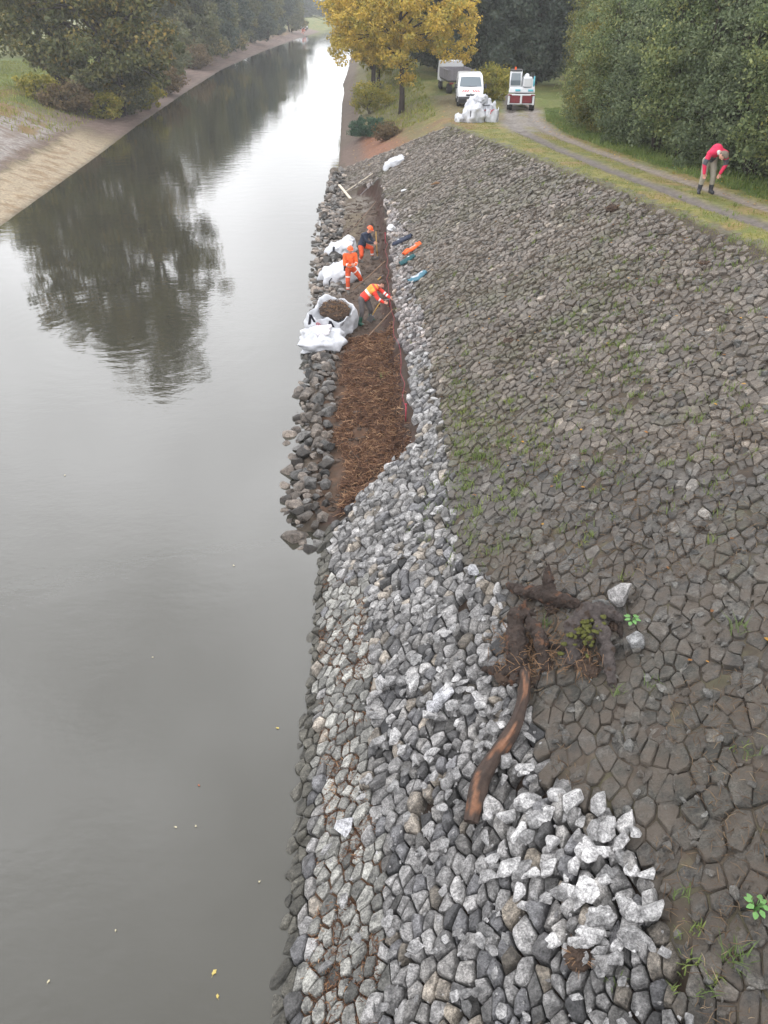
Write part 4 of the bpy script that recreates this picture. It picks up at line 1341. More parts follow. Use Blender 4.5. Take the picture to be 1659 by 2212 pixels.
def ground_litter():
    rng = np.random.default_rng(90)
    n = 17000
    y = 14.3 + 10.4 * rng.random(n); x = xr(y) + rng.uniform(.05, 2.4, n)
    k = (x < xt(y) - .05) & ((vnoise(x * 1.6, y * 1.6, 3) + .35 * vnoise(x * 6, y * 6, 4)) > .42) & (x - xr(y) > .25 + .35 * vnoise(y * 1.3, y * 0, 5))
    x, y = x[k], y[k]
    fibres('root_fibres', np.stack([x, y, terrain(x, y)], 1), .19, .010, L_FIBRE, 6, 'thick mat of torn orange-brown root fibres in the dug strip', lift=.07, curl=.9)
    # moss and needles in the gaps of the greenish stones
    n = 16000
    y = 2.6 + 10.5 * rng.random(n) ** .9; x = xr(y) + rng.uniform(.15, 1.9, n)
    z = terrain(x, y); u, v, _ = proj(x, y, z)
    k = inpoly(u, v, GREEN) & ((vnoise(x * 1.9, y * 1.9, 13) > .62) | (vnoise(x * 3.1, y * 3.1, 14) > .66))
    x, y, z = x[k], y[k], z[k]
    fibres('dry_moss', np.stack([x, y, z + .02], 1), .075, .005, L_FIBRE, 7, 'orange-brown dry moss in the gaps of the greenish stones', lift=.03)
    n = 24000
    y = 2.2 + 26 * rng.random(n) ** 1.3; x = xr(y) + rng.uniform(2.2, 9.5, n)
    z = terrain(x, y) ; u, v, _ = proj(x, y, z)
    k = ~inpoly(u, v, CLEAN) & (vnoise(x * 1.1, y * 1.1, 23) > .45) & ((x - xr(y)) * TAN < zc(y))
    x, y, z = x[k], y[k], z[k]
    fibres('straw_litter', np.stack([x, y, z + .06 * rng.random(len(x)) + .05], 1), .10, .0042, L_STRAW, 8, 'dry stalks and straw strewn over the weathered paving', lift=.03, curl=.25)
    # crumbs of earth and small stones in the dug strip and on the works
    n = 2600
    y = 14.5 + 31 * rng.random(n); x = xr(y) + rng.uniform(-.1, 2.6, n)
    k = x < xt(y) - .04
    x, y = x[k], y[k]; z = terrain(x, y)
    mb = MB()
    for i in range(len(x)):
        r = rng.uniform(.012, .03) if rng.random() < .8 else rng.uniform(.03, .10)
        mb.ball((x[i], y[i], z[i]), (r * 1.2, r, r * .8), 5, 3, jit=.3, rng=rng)
    tag(mb.build('soil_clods', mat('crumbled_earth', (.075, .054, .042), .95, var=.5, vscale=3, bump=1, bscale=40)), 'crumbs and clods of dark soil in the dug strip', None, None, 'stuff')
    # fallen leaves
    V, F, T = [], [], []
    def leaf(x, y, z, s):
        a = rng.uniform(0, 6.28); b = len(V)
        for (p, q, h) in ((1, 0, .1), (.3, .6, .3), (-.6, .4, .1), (-1, 0, .15), (-.6, -.4, .1), (.3, -.6, .3)):
            V.append((x + s * (p * math.cos(a) - q * math.sin(a)), y + s * (p * math.sin(a) + q * math.cos(a)), z + h * s))
        F.append((b, b + 1, b + 2, b + 3)); F.append((b, b + 3, b + 4, b + 5))
    for i in range(1500):
        if i < 330:
            y = rng.uniform(2.5, 30); x = xr(y) + rng.uniform(1.5, 9.5)
            if y < 14 and rng.random() < .55: continue
        elif i < 900:
            y = rng.uniform(50, 76); x = xr(y) + rng.uniform(1, 9)
        else:
            y = rng.uniform(16, 55); x = rut(y) + rng.uniform(1.4, 3.2)
        leaf(x, y, gz(x, y) + .04 + (.03 if i < 260 else 0), rng.uniform(.022, .045) * (1.6 if y > 45 else 1))
    me = fast_mesh('fallen_leaves', np.array(V), np.array(F), [L_LITTER], attr=rng.random(len(V)))
    tag(link(bpy.data.objects.new('fallen_leaves', me)), 'yellow and brown leaves fallen on the bank and verge', None, None, 'stuff')


ground_litter()
# leaves floating on the canal
for (u, v, s, lab) in [(600, 1573, .05, 'yellow leaf floating just left of the bank edge, level with the log'), (430, 1697, .035, 'reddish leaf floating in the middle of the near water'), (380, 1787, .04, 'pale leaf floating in the near water, left one of a close pair'),
                       (423, 1785, .035, 'pale leaf floating in the near water, right one of a close pair'), (463, 2100, .07, 'yellow-green leaf floating in the near water close to the bottom'), (470, 2152, .05, 'pale leaf floating just below the yellow-green leaf'),
                       (330, 1420, .03, 'brown leaf speck floating mid canal, level with the green-stained stones'), (560, 1905, .035, 'small brown leaf floating close to the bottom row of stones'), (250, 2010, .03, 'tiny leaf floating alone in the lower left water'), (505, 1222, .045, 'pale twig-like leaf floating left of the rubble end'), (105, 2120, .04, 'faint leaf floating at the lower left'), (140, 1027, .05, 'leaf floating at the left, far from the bank')]:
    p = at_z(u, v, .006)
    mb = MB(); a = u; s *= .42
    pts = []
    for k in range(9):
        th = k * 2 * math.pi / 9
        rr = s * (1 if k % 2 == 0 else .62)
        pts.append((rr * math.cos(th) * 1.3, rr * math.sin(th), .006 * (k % 3)))
    mb.add(pts, [tuple(range(9))])
    mb.tube([(s * 1.2, 0, .004), (s * 2.2, s * .2, .004)], s * .06, 4)
    red = 'reddish' in lab
    o = mb.build('floating_leaf', mat('floating_leaf_colour', (.3, .09, .04) if red else ((.38, .30, .09) if 'yellow' in lab else (.42, .38, .26)), .5))
    o.location = p; o.rotation_euler = (0, 0, a)
    tag(o, lab, 'leaf', 'leaves floating on the canal')


# ================================================================== VEHICLES
def wheel(parent, c, r, w, name='wheel', rim=True):
    mb = MB()
    prof = [(-.5, .78), (-.5, .94), (-.36, 1), (.36, 1), (.5, .94), (.5, .78)]
    n = 20; V, F = [], []
    for (a, q) in prof:
        for k in range(n):
            t = 2 * math.pi * k / n
            V.append((c[0] + a * w, c[1] + math.cos(t) * r * q, c[2] + math.sin(t) * r * q))
    m = len(prof)
    for i in range(m - 1):
        for k in range(n): F.append((i * n + k, i * n + (k + 1) % n, (i + 1) * n + (k + 1) % n, (i + 1) * n + k))
    F.append(tuple(range(n))); F.append(tuple((m - 1) * n + k for k in range(n - 1, -1, -1)))
    mb.add(V, F)
    o = mb.build(name, M_BLACK, parent, smooth=False)
    if rim:
        rm = MB(); rm.tube([(c[0] - w * .47, c[1], c[2]), (c[0] + w * .47, c[1], c[2])], r * .6, 14)
        rm.tube([(c[0] - w * .53, c[1], c[2]), (c[0] + w * .53, c[1], c[2])], r * .2, 8)
        rm.build('rim', M_STEEL, o)
    return o


def make_van(label, loc, rotz):
    t = thing('white_van', label, 'van', loc, rotz)
    H = .92
    prof = [(0.02, .42), (-.02, .62), (.0, .80), (.10, .97), (.30, 1.06), (.86, 1.20), (1.52, 1.84), (1.85, 1.95), (3.0, 1.98), (4.6, 1.95), (4.75, 1.80), (4.80, 1.1), (4.80, .36), (4.4, .30), (.5, .30)]
    b = MB(); b.prism(prof, -H, H)
    # tumblehome: narrow above the waist, round nose
    nv = []
    for (x, y, z) in b.v:
        k = 1 - .10 * max(0, (z - 1.0) / .95)
        k *= 1 - .10 * max(0, (.45 - y) / .45)
        nv.append((x * k, y, z))
    b.v = nv
    body = b.build('body', M_PAINT, t, smooth=True, bevel=.07)
    # windscreen lies on the sloped front
    def front(x, f, off=.012):       # f 0..1 up the screen
        y = .86 + .66 * f; z = 1.20 + .64 * f
        k = 1 - .10 * max(0, (z - 1.0) / .95)
        n = Vector((0, -.64, .66)).normalized() * off
        return (x * H * k, y + n.y, z + n.z)
    g = MB()
    q = [front(-.86, .07), front(0, .03), front(.86, .07), front(.80, .92), front(0, .96), front(-.80, .92)]
    qi = [(p[0], p[1] + .03, p[2] - .03) for p in q]
    g.add(q + qi, [tuple(range(6)), tuple(range(11, 5, -1))] + [(i, i + 6, (i + 1) % 6 + 6, (i + 1) % 6) for i in range(6)])
    g.build('windscreen', M_GLASS, t)
    w = MB()
    w.tube([front(-.1, .05, .02), front(.5, .10, .025)], .012, 5)
    w.tube([front(-.6, .05, .02), front(-.02, .10, .025)], .012, 5)
    w.build('wiper', M_DARK, t)
    for sx in (-1, 1):
        sw = MB()
        k = .965
        x = sx * (H * k + .004)
        pr = [(1.02, 1.22), (1.98, 1.22), (1.98, 1.72), (1.52, 1.72)]
        V = [(sx * (H * (1 - .10 * (z - 1.0) / .95) + .006), y, z) for y, z in pr] + [(sx * (H * (1 - .10 * (z - 1.0) / .95) - .03), y, z) for y, z in pr]
        sw.add(V, [(0, 1, 2, 3), (7, 6, 5, 4)] + [(i, i + 4, (i + 1) % 4 + 4, (i + 1) % 4) for i in range(4)])
        sw.build('side_window', M_GLASS, t)
        m = MB(); m.box((sx * (H + .13), .98, 1.27), (.16, .12, .27)); m.box((sx * (H + .03), 1.02, 1.2), (.12, .06, .06))
        m.build('mirror', M_DARK, t, bevel=.02)
        hl = MB()
        hl.add([(sx * .50, .045, .90), (sx * .80, .10, .88), (sx * .83, .36, 1.10), (sx * .62, .28, 1.07), (sx * .50, .16, 1.0),
                (sx * .50, .10, .88), (sx * .78, .16, .86), (sx * .80, .40, 1.04), (sx * .62, .33, 1.0), (sx * .50, .22, .95)],
               [(0, 1, 2, 3, 4), (9, 8, 7, 6, 5)] + [(i, i + 5, (i + 1) % 5 + 5, (i + 1) % 5) for i in range(5)])
        o = hl.build('headlight', M_LAMP, t)
        for v in o.data.vertices: v.co.y -= .03; v.co.z += .015
        d = MB(); d.tube([(sx * (H + .004), 2.02, .5), (sx * (H + .004), 2.02, 1.2), (sx * (H * .925 + .004), 2.02, 1.75)], .008, 4); d.tube([(sx * (H + .004), 3.3, .5), (sx * (H * .98 + .004), 3.3, 1.2), (sx * (H * .925 + .004), 3.3, 1.75)], .008, 4)
        d.box((sx * (H + .012), 1.85, 1.08), (.03, .18, .04))
        d.build('door_handle' if False else 'door_seam', M_DARK, t)
        for y in (.85, 3.9): wheel(t, (sx * (H - .10), y, .33), .33, .22)
    bp = MB(); bp.prism([(-.08, .30), (-.10, .55), (-.06, .70), (.25, .70), (.25, .30)], -H * .93, H * .93)
    bp.build('bumper', M_DARK, t, bevel=.04)
    gr = MB(); gr.box((0, -.015, .80), (.66, .06, .10)); gr.build('grille', M_DARK, t, bevel=.015)
    ch = MB()
    for sx in (-1, 1):
        for k in range(3):
            x0 = sx * (.08 + k * .17); x1 = x0 + sx * .09
            def hd(x, f): return (x, .10 + .20 * f, .99 + .085 * f + .012)
            ch.add([hd(x0 + sx * .12, 0), hd(x1 + sx * .12, 0), hd(x1, 1), hd(x0, 1)], [(0, 1, 2, 3)])
    ch.build('warning_chevrons', M_REDW, t)
    pl = MB(); pl.box((.0, -.105, .50), (.52, .02, .11)); pl.build('number_plate', M_BAND, t)
    em = MB(); em.add([(0, -.03, .96), (.05, -.035, .88), (0, -.04, .80), (-.05, -.035, .88)], [(0, 1, 2, 3)]); em.build('badge', M_STEEL, t)
    return t


vp = at_z(1014, 228, 3.0)
van = make_van('white panel van with red and white bonnet chevrons, parked facing the camera beside the bags', (vp[0] - .15, vp[1] - 2.2, gz(vp[0], vp[1]) - .02), R(-3))
van.scale = (1.0, 1.0, 1.0)
for ch_ in ():
    pass


def make_truck(loc, rotz):
    t = thing('tipper_truck', 'grey sided flatbed truck half hidden behind the white van', 'truck', loc, rotz)
    b = MB(); b.box((0, 2.6, 1.02), (2.1, 4.2, .14)); b.build('chassis', M_DARK, t, bevel=.02)
    s = MB()
    for x in (-1.05, 1.05): s.box((x, 2.6, 1.45), (.06, 4.2, .72))
    s.box((0, .52, 1.45), (2.1, .06, .72)); s.box((0, 4.72, 1.45), (2.1, .06, .72))
    for k in range(6): s.box((-1.09, .7 + k * .78, 1.45), (.05, .08, .74)); s.box((1.09, .7 + k * .78, 1.45), (.05, .08, .74)); s.box((-.9 + .36 * k, .48, 1.45), (.06, .05, .74))
    s.build('side_boards', M_GREYP, t, bevel=.01)
    c = MB(); c.prism([(4.85, .7), (4.85, 2.25), (5.9, 2.25), (6.35, 1.5), (6.45, .7)], -.98, .98); c.build('cab', M_PAINT, t, bevel=.07)
    for x in (-.85, .85):
        wheel(t, (x, 1.2, .42), .42, .36); wheel(t, (x, 5.5, .42), .42, .26)
    l = MB(); l.box((-.8, .42, .88), (.3, .06, .12)); l.build('tail_light', M_REDP, t)
    l = MB(); l.box((.8, .42, .88), (.3, .06, .12)); l.build('tail_light', M_REDP, t)
    return t


tp = at_z(972, 196, 3.0)
make_truck((tp[0] + .75, tp[1] - 3, gz(tp[0], tp[1] - 3) - .1), R(6))


def make_excavator(loc, rotz):
    t = thing('wheeled_excavator', 'compact white excavator on a red wheeled chassis standing on the track', 'excavator', loc, rotz)
    for x in (-.78, .78):
        for y in (.35, 2.2): wheel(t, (x, y, .45), .45, .36)
    c = MB(); c.box((0, 1.3, .68), (1.0, 2.6, .30)); c.box((0, .35, .5), (1.3, .2, .2)); c.box((0, 2.2, .5), (1.3, .2, .2))
    c.build('chassis', M_REDP, t, bevel=.03)
    for x in (-.42, .42):
        p = MB(); p.box((x, -.12, .82), (.66, .12, .52)); p.box((x, -.19, 1.02), (.60, .03, .05)); p.box((x, -.19, .66), (.60, .03, .05))
        p.build('red_panel', M_REDP, t, bevel=.02)
    m = MB(); m.box((0, -.16, .80), (.14, .14, .60)); m.box((-.86, -.05, .74), (.14, .3, .62)); m.box((.86, -.05, .74), (.14, .3, .62)); m.box((0, -.1, 1.14), (1.9, .2, .10))
    m.box((0, -.08, .50), (1.8, .12, .08))
    m.build('outrigger_frame', M_PAINT, t, bevel=.025)
    for x in (-.80, .80):
        l = MB(); l.box((x, -.215, 1.13), (.26, .03, .10)); l.build('rear_light', M_REDP, t)
    k = MB(); k.tube([(0, 1.3, .8), (0, 1.3, 1.22)], .55, 18); k.build('slew_ring', M_DARK, t)
    u = MB(); u.box((0, 1.4, 1.42), (1.85, 2.3, .42), top=(.96, .96)); u.build('upper_deck', M_PAINT, t, bevel=.09)
    e = MB(); e.box((.38, 2.0, 1.85), (1.0, 1.1, .6), top=(.9, .85)); e.build('engine_hood', M_PAINT, t, bevel=.10)
    for x in (-.28, .62):
        q = MB(); q.box((x, .235, 1.42), (.36, .05, .14)); q.build('turquoise_panel', M_TEALP, t, bevel=.02)
    cab = MB(); cab.prism([(.40, 1.60), (.36, 2.1), (.52, 2.72), (1.85, 2.72), (1.95, 1.60)], -.90, -.06); cab.build('cab', M_PAINT, t, bevel=.06)
    w = MB(); w.add([(-.82, .375, 1.75), (-.14, .375, 1.75), (-.14, .34, 2.1), (-.17, .455, 2.60), (-.79, .455, 2.60), (-.82, .34, 2.1)], [(0, 1, 2, 5), (5, 2, 3, 4)])
    o = w.build('cab_window', M_GLASS, t)
    for v in o.data.vertices: v.co.y -= .025
    sd = MB(); sd.add([(-.912, .6, 1.8), (-.912, 1.75, 1.8), (-.912, 1.7, 2.58), (-.912, .68, 2.58)], [(0, 1, 2, 3)]); sd.build('side_window', M_GLASS, t)
    r = MB(); r.box((-.48, 1.1, 2.77), (.80, 1.3, .07)); r.build('cab_roof', M_DARK, t, bevel=.02)
    bn = MB(); bn.tube([(-.55, .9, 2.80), (-.55, .9, 2.95)], .07, 10); bn.ball((-.55, .9, 2.95), (.07, .07, .05), 10, 5); bn.build('beacon', M_ORANGE, t)
    a = MB()
    a.tube([(.12, 1.0, 1.6), (.15, 1.1, 2.2), (.3, .6, 2.45)], [.20, .18, .15], 8)
    a.build('boom', M_PAINT, t, smooth=True, sharp=40)
    s = MB(); s.box((.36, .32, 2.02), (.66, .42, .68), rot=(R(12), 0, 0), top=(.85, .8)); s.build('dipper_head', M_PAINT, t, bevel=.07)
    h = MB(); h.tube([(.70, .5, 2.2), (.78, .8, 2.5), (.72, 1.2, 2.3)], .035, 6); h.tube([(.58, .5, 2.3), (.6, .9, 2.6), (.62, 1.3, 2.3)], .03, 6); h.build('hydraulic_hose', M_DARK, t, smooth=True)
    cy = MB(); cy.tube([(.80, .4, 1.7), (.80, .9, 2.35)], .06, 8); cy.build('ram', M_TEALP, t, smooth=True)
    b = MB(); b.prism([(2.7, .25), (2.95, .30), (2.95, .85), (2.7, .85)], -.95, .95); b.build('dozer_blade', M_PAINT, t, bevel=.02)
    return t


ep = at_z(1121, 236, 3.05)
exc = make_excavator((ep[0], ep[1] - .6, gz(ep[0], ep[1]) - .05), R(-9))
exc.scale = (.96, .96, .86)
pp = hit(1085, 214)
pk = MB(); pk.tube([(0, 0, -.2), (0, 0, .75)], .045, 7); pk.build('x', M_PALEWOOD).name = 'marker_post'
mk = bpy.data.objects['marker_post']; mk.location = pp
tag(mk, 'short pale marker post in the grass left of the excavator', 'post')

# ================================================================== BULK BAGS
def bag_geo(sx, sy, sz, rng, open_top=False, seed=0, fold=.06, nu=40, nv=16, sag=.12):
    """a woven sack: rounded-square plan, bulging sides, creases"""
    V, F = [], []
    rows = []
    for j in range(nv + 1):
        f = j / nv
        z = f
        bulge = 1 + sag * math.sin(math.pi * min(1, f * 1.05)) - (.10 * (f - .8) / .2 if f > .8 and not open_top else 0)
        rows.append((z, bulge))
    rim = rng.uniform(-1, 1, nu)
    for j, (z, bl) in enumerate(rows):
        for i in range(nu):
            a = 2 * math.pi * i / nu
            c, s = math.cos(a), math.sin(a)
            p = 7.0
            rr = (abs(c) ** p + abs(s) ** p) ** (-1 / p)
            cr = fold * (vnoise(np.array([a * 3 + seed]), np.array([z * 4.0]), seed)[0] - .5) + fold * .7 * (vnoise(np.array([a * 9 + seed]), np.array([z * 1.5]), seed + 3)[0] - .5)
            rr = rr * bl * (.5) + cr
            x, y = rr * c * sx, rr * s * sy
            zz = z * sz + (fold * sz * .9 * (vnoise(np.array([a * 2 + seed]), np.array([z]), seed + 5)[0] - .5) * (z > .3)) + (rim[i] * .05 * sz + .10 * sz * math.sin(2 * a + seed) if open_top and j == nv else 0)
            V.append((x, y, zz))
    for j in range(nv):
        for i in range(nu):
            F.append((j * nu + i, j * nu + (i + 1) % nu, (j + 1) * nu + (i + 1) % nu, (j + 1) * nu + i))
    V.append((0, 0, 0)); b = len(V) - 1
    for i in range(nu): F.append((b, (i + 1) % nu, i))
    o = nv * nu
    if open_top:
        for k, (f, dz) in enumerate(((.95, -.02), (.90, -.18), (.87, -.32))):
            base = len(V)
            for i in range(nu):
                x, y, z = V[o + i]
                V.append((x * f, y * f, z + dz * sz))
            for i in range(nu):
                p0 = o if k == 0 else base - nu
                F.append((p0 + i, p0 + (i + 1) % nu, base + (i + 1) % nu, base + i))
        base = len(V) - nu
        V.append((0, 0, sz * .6)); c = len(V) - 1
        for i in range(nu): F.append((base + i, base + (i + 1) % nu, c))
    else:
        prev = o
        for k, (f, dz) in enumerate(((.85, .07), (.55, .12), (.25, .09))):
            base = len(V)
            for i in range(nu):
                x, y, z = V[o + i]
                V.append((x * f, y * f, sz + (z - sz) * f + dz * sz + fold * sz * (vnoise(np.array([x * 7 * f + seed]), np.array([y * 7 * f]), seed + 9)[0] - .5) * 2))
            for i in range(nu): F.append((prev + i, prev + (i + 1) % nu, base + (i + 1) % nu, base + i))
            prev = base
        V.append((0, 0, sz * 1.1)); c = len(V) - 1
        for i in range(nu): F.append((prev + i, prev + (i + 1) % nu, c))
    return V, F


def strap_part(t, P, w=.035, name='strap', mt=None, nrm=(0, -1, 0)):
    mb = MB(); P = [Vector(p) for p in P]; n = Vector(nrm)
    V, F = [], []
    for i, p in enumerate(P):
        d = (P[min(i + 1, len(P) - 1)] - P[max(i - 1, 0)]).normalized()
        s = d.cross(n).normalized() * w
        V += [p - s, p + s, p + s + n * .012, p - s + n * .012]
    for i in range(len(P) - 1):
        for k in range(4): F.append((i * 4 + k, i * 4 + (k + 1) % 4, i * 4 + 4 + (k + 1) % 4, i * 4 + 4 + k))
    F += [(3, 2, 1, 0), tuple(len(V) - 4 + k for k in range(4))]
    mb.add(V, F)
    return mb.build(name, mt or M_STRAP, t)


def bag(label, loc, rot, size, seed, open_top=False, fold=.08, group=None, sag=.14):
    rng = np.random.default_rng(seed)
    t = thing('bulk_bag', label, 'bulk bag', loc, 0, group)
    t.rotation_euler = rot
    V, F = bag_geo(*size, rng, open_top, seed, fold, sag=sag)
    mb = MB(); mb.add(V, F)
    mb.build('sack', M_WHITE, t, smooth=True)
    return t


# the pile by the track
bp_ = at_z(1034, 262, 3.4)
bx, by = bp_[0], bp_[1]
bz = gz(bx, by)
PB = 'white bulk bags piled at the track'
b1 = bag('front middle bag of the white pile at the track, with creased side', (bx - .25, by, bz - .05), (R(8), R(-6), R(12)), (1.0, .9, .85), 1, fold=.24, group=PB)
strap_part(b1, [(-.40, -.50, .1), (-.40, -.52, .5), (-.36, -.47, .85)], .025)
b2 = bag('right end bag of the white pile at the track, with open top', (bx + .72, by + .1, bz - .04), (R(4), R(5), R(-8)), (.72, .7, .78), 2, True, .14, PB)
strap_part(b2, [(-.1, -.38, .5), (-.05, -.40, .7), (.1, -.37, .8)], .02, mt=M_RED)
b3 = bag('back bag of the white pile at the track, standing tallest', (bx - .15, by + .85, bz - .03), (R(-3), R(6), R(30)), (.95, .9, 1.15), 3, fold=.24, group=PB)
strap_part(b3, [(.2, -.47, .9), (.3, -.5, .6), (.35, -.5, .2)], .025)
b4 = bag('topmost crumpled bag of the white pile at the track', (bx + .1, by + .55, bz + .98), (R(14), R(-10), R(50)), (.62, .55, .42), 4, fold=.22, group=PB)
b5 = bag('small empty bag at the left foot of the white pile at the track', (bx - 1.05, by + .15, bz - .02), (R(10), 0, R(20)), (.55, .5, .38), 5, fold=.24, group=PB)
b6 = bag('bag with red print in the right rear of the white pile at the track', (bx + .55, by + .75, bz - .03), (R(5), R(4), R(-20)), (.8, .75, .98), 6, fold=.24, group=PB)
strap_part(b6, [(-.3, -.39, .72), (0, -.42, .66), (.3, -.39, .70)], .035, 'red_print', M_RED)
strap_part(b6, [(-.35, -.36, .95), (-.1, -.4, .9), (.2, -.38, .97)], .02)
# single bag on the paved bank
p = hit(847, 362)
b7 = bag('single folded white bag lying on the paved bank below the track', p + Vector((.2, .15, .02)), (R(18), R(-30), R(-10)), (1.05, .55, .40), 7, fold=.2)
# the bags among the workers
p = hit(735, 612)
b8 = bag('plump white bag behind the standing worker in orange', p + Vector((.05, .25, -.05)), (R(10), R(-20), R(10)), (1.25, .95, .66), 8, fold=.20)
strap_part(b8, [(-.45, -.50, .06), (-.50, -.54, .3), (-.44, -.50, .52), (-.30, -.53, .62)], .02)
p = hit(742, 552)
b9 = bag('white bag with a dark handle, left of the worker in the navy jacket', p + Vector((0, .2, -.05)), (R(8), R(-24), R(-10)), (1.2, .8, .55), 9, fold=.20)
strap_part(b9, [(-.22, -.48, .2), (-.18, -.52, .45), (-.05, -.49, .65)], .045)
# the big open bag full of earth
p = hit(708, 722)
SB = Vector((p.x + .16, p.y + .2, .16))
b10 = bag('large open white bag heaped with brown roots, nearest the bending worker', SB, (R(17), R(8), R(-26)), (1.2, 1.15, .85), 10, True, .17, sag=.16)
for x in (-.36, .36):
    strap_part(b10, [(x - .13, -.60, .20), (x - .12, -.63, .55), (x - .02, -.66, .97)], .042)
    strap_part(b10, [(x + .16, -.61, .42), (x + .08, -.64, .75), (x - .02, -.66, .98)], .042)
rr_ = MB()
for k in range(14):
    a0, a1 = 2 * math.pi * k / 14, 2 * math.pi * (k + 1) / 14
    rr_.add([(-.12 + .085 * math.cos(a0), -.655, .66 + .085 * math.sin(a0)), (-.12 + .085 * math.cos(a1), -.655, .66 + .085 * math.sin(a1)),
             (-.12 + .06 * math.cos(a1), -.655, .66 + .06 * math.sin(a1)), (-.12 + .06 * math.cos(a0), -.655, .66 + .06 * math.sin(a0))], [(0, 1, 2, 3)])
rr_.add([(.04, -.655, .71), (.2, -.655, .69), (.11, -.655, .59)], [(0, 1, 2)])
rr_.add([(-.15, -.656, .63), (-.12, -.656, .71), (-.09, -.656, .63), (-.12, -.656, .65)], [(0, 1, 2, 3)])
rr_.build('red_print', M_RED, b10)
rng_ = np.random.default_rng(3)
sp_ = MB(); sp_.ball((0, 0, 0), (.50, .46, .17), 22, 12, jit=.10, rng=rng_)
for k in range(160):
    a = rng_.uniform(0, 6.28); q = .46 * rng_.random() ** .5
    x, y = q * math.cos(a), q * math.sin(a); z = .17 * math.sqrt(max(0, 1 - (q / .5) ** 2))
    l = rng_.uniform(.05, .16); b = rng_.uniform(0, 6.28)
    sp_.tube([(x - l * .5 * math.cos(b), y - l * .5 * math.sin(b), z + .02), (x, y, z + .05), (x + l * .5 * math.cos(b), y + l * .5 * math.sin(b), z + rng_.uniform(.0, .06))], .007, 4, mi=1 if rng_.random() < .55 else 0)
M_ROOTS = mat('torn_roots', (.17, .10, .055), .9, var=.5, vscale=25)
so = sp_.build('soil_heap', [M_SOIL, M_ROOTS])
so.location = SB + Vector((.10, -.20, .74)); so.rotation_euler = (R(17), R(8), R(-26))
tag(so, 'heap of dark soil and torn roots filling the large open bag', 'soil')
p = hit(690, 762)
b11 = bag('white bag with crumpled plastic on top, nearest to the camera, beside the rubble', (p.x + .02, p.y + .45, .12), (R(10), R(2), R(8)), (1.15, .80, .50), 12, fold=.26, sag=.2)
p11 = b11.location
fl = MB(); V_, F_ = bag_geo(.62, .42, .10, np.random.default_rng(8), False, 14, .14, sag=.1); fl.add(V_, F_)
fs = fl.build('plastic_sheet', mat('cloudy_plastic', (.48, .46, .48), .35, var=.2, vscale=9), None, smooth=True)
fs.location = p11 + Vector((.02, -.02, .52)); fs.rotation_euler = (R(22), R(-12), R(-18))
tag(fs, 'crumpled greyish plastic sheet lying on the nearest white bag', 'plastic sheet')


# ================================================================== PEOPLE
def capsule(mb, p0, r0, p1, r1, seg=12):
    p0, p1 = Vector(p0), Vector(p1)
    d = p1 - p0; L = max(d.length, 1e-4); d = d / L
    P, Rr = [], []
    for k in range(4):
        a = (k + .02) / 4 * math.pi / 2
        P.append(p0 - d * (r0 * math.cos(a))); Rr.append(max(r0 * math.sin(a), .0015))
    P.append(p0); Rr.append(r0); P.append(p0.lerp(p1, .5)); Rr.append((r0 + r1) / 2); P.append(p1); Rr.append(r1)
    for k in range(3, -1, -1):
        a = (k + .02) / 4 * math.pi / 2
        P.append(p1 + d * (r1 * math.cos(a))); Rr.append(max(r1 * math.sin(a), .0015))
    # guard against coincident rings
    Q, S = [P[0]], [Rr[0]]
    for a, b in zip(P[1:], Rr[1:]):
        if (a - Q[-1]).length > 1e-5: Q.append(a); S.append(b)
    mb.tube(Q, S, seg)


def blob(name, mats, parent, caps=(), balls=(), voxel=.012, smooth=4, paint=None):
    """one continuous surface grown over tapering limbs"""
    mb = MB()
    for (p0, r0, p1, r1) in caps: capsule(mb, p0, r0, p1, r1)
    for (c, r) in balls: mb.ball(c, r, 14, 10)
    o = mb.build(name, mats, None)
    m = o.modifiers.new('r', 'REMESH'); m.mode = 'VOXEL'; m.voxel_size = voxel
    if smooth:
        s = o.modifiers.new('s', 'SMOOTH'); s.iterations = smooth; s.factor = .5
    dg = bpy.context.evaluated_depsgraph_get(); dg.update()
    me = bpy.data.meshes.new_from_object(o.evaluated_get(dg))
    old = o.data
    o.modifiers.clear(); o.data = me; bpy.data.meshes.remove(old)
    me.name = name
    n = len(me.polygons)
    me.polygons.foreach_set('use_smooth', np.ones(n, bool))
    if paint:
        c = np.zeros(n * 3); me.polygons.foreach_get('center', c); c = c.reshape(-1, 3)
        mi = np.zeros(n, np.int32)
        for (a, b, t0, t1, rad, k) in paint:
            a = np.array(a, float); b = np.array(b, float); d = b - a; L2 = d @ d
            t = ((c - a) @ d) / L2
            w = np.linalg.norm(c - a - t[:, None] * d, axis=1)
            mi[(t >= t0) & (t <= t1) & (w < rad)] = k
        me.polygons.foreach_set('material_index', mi)
    o.parent = parent
    return o


def V3(*a): return Vector(a)


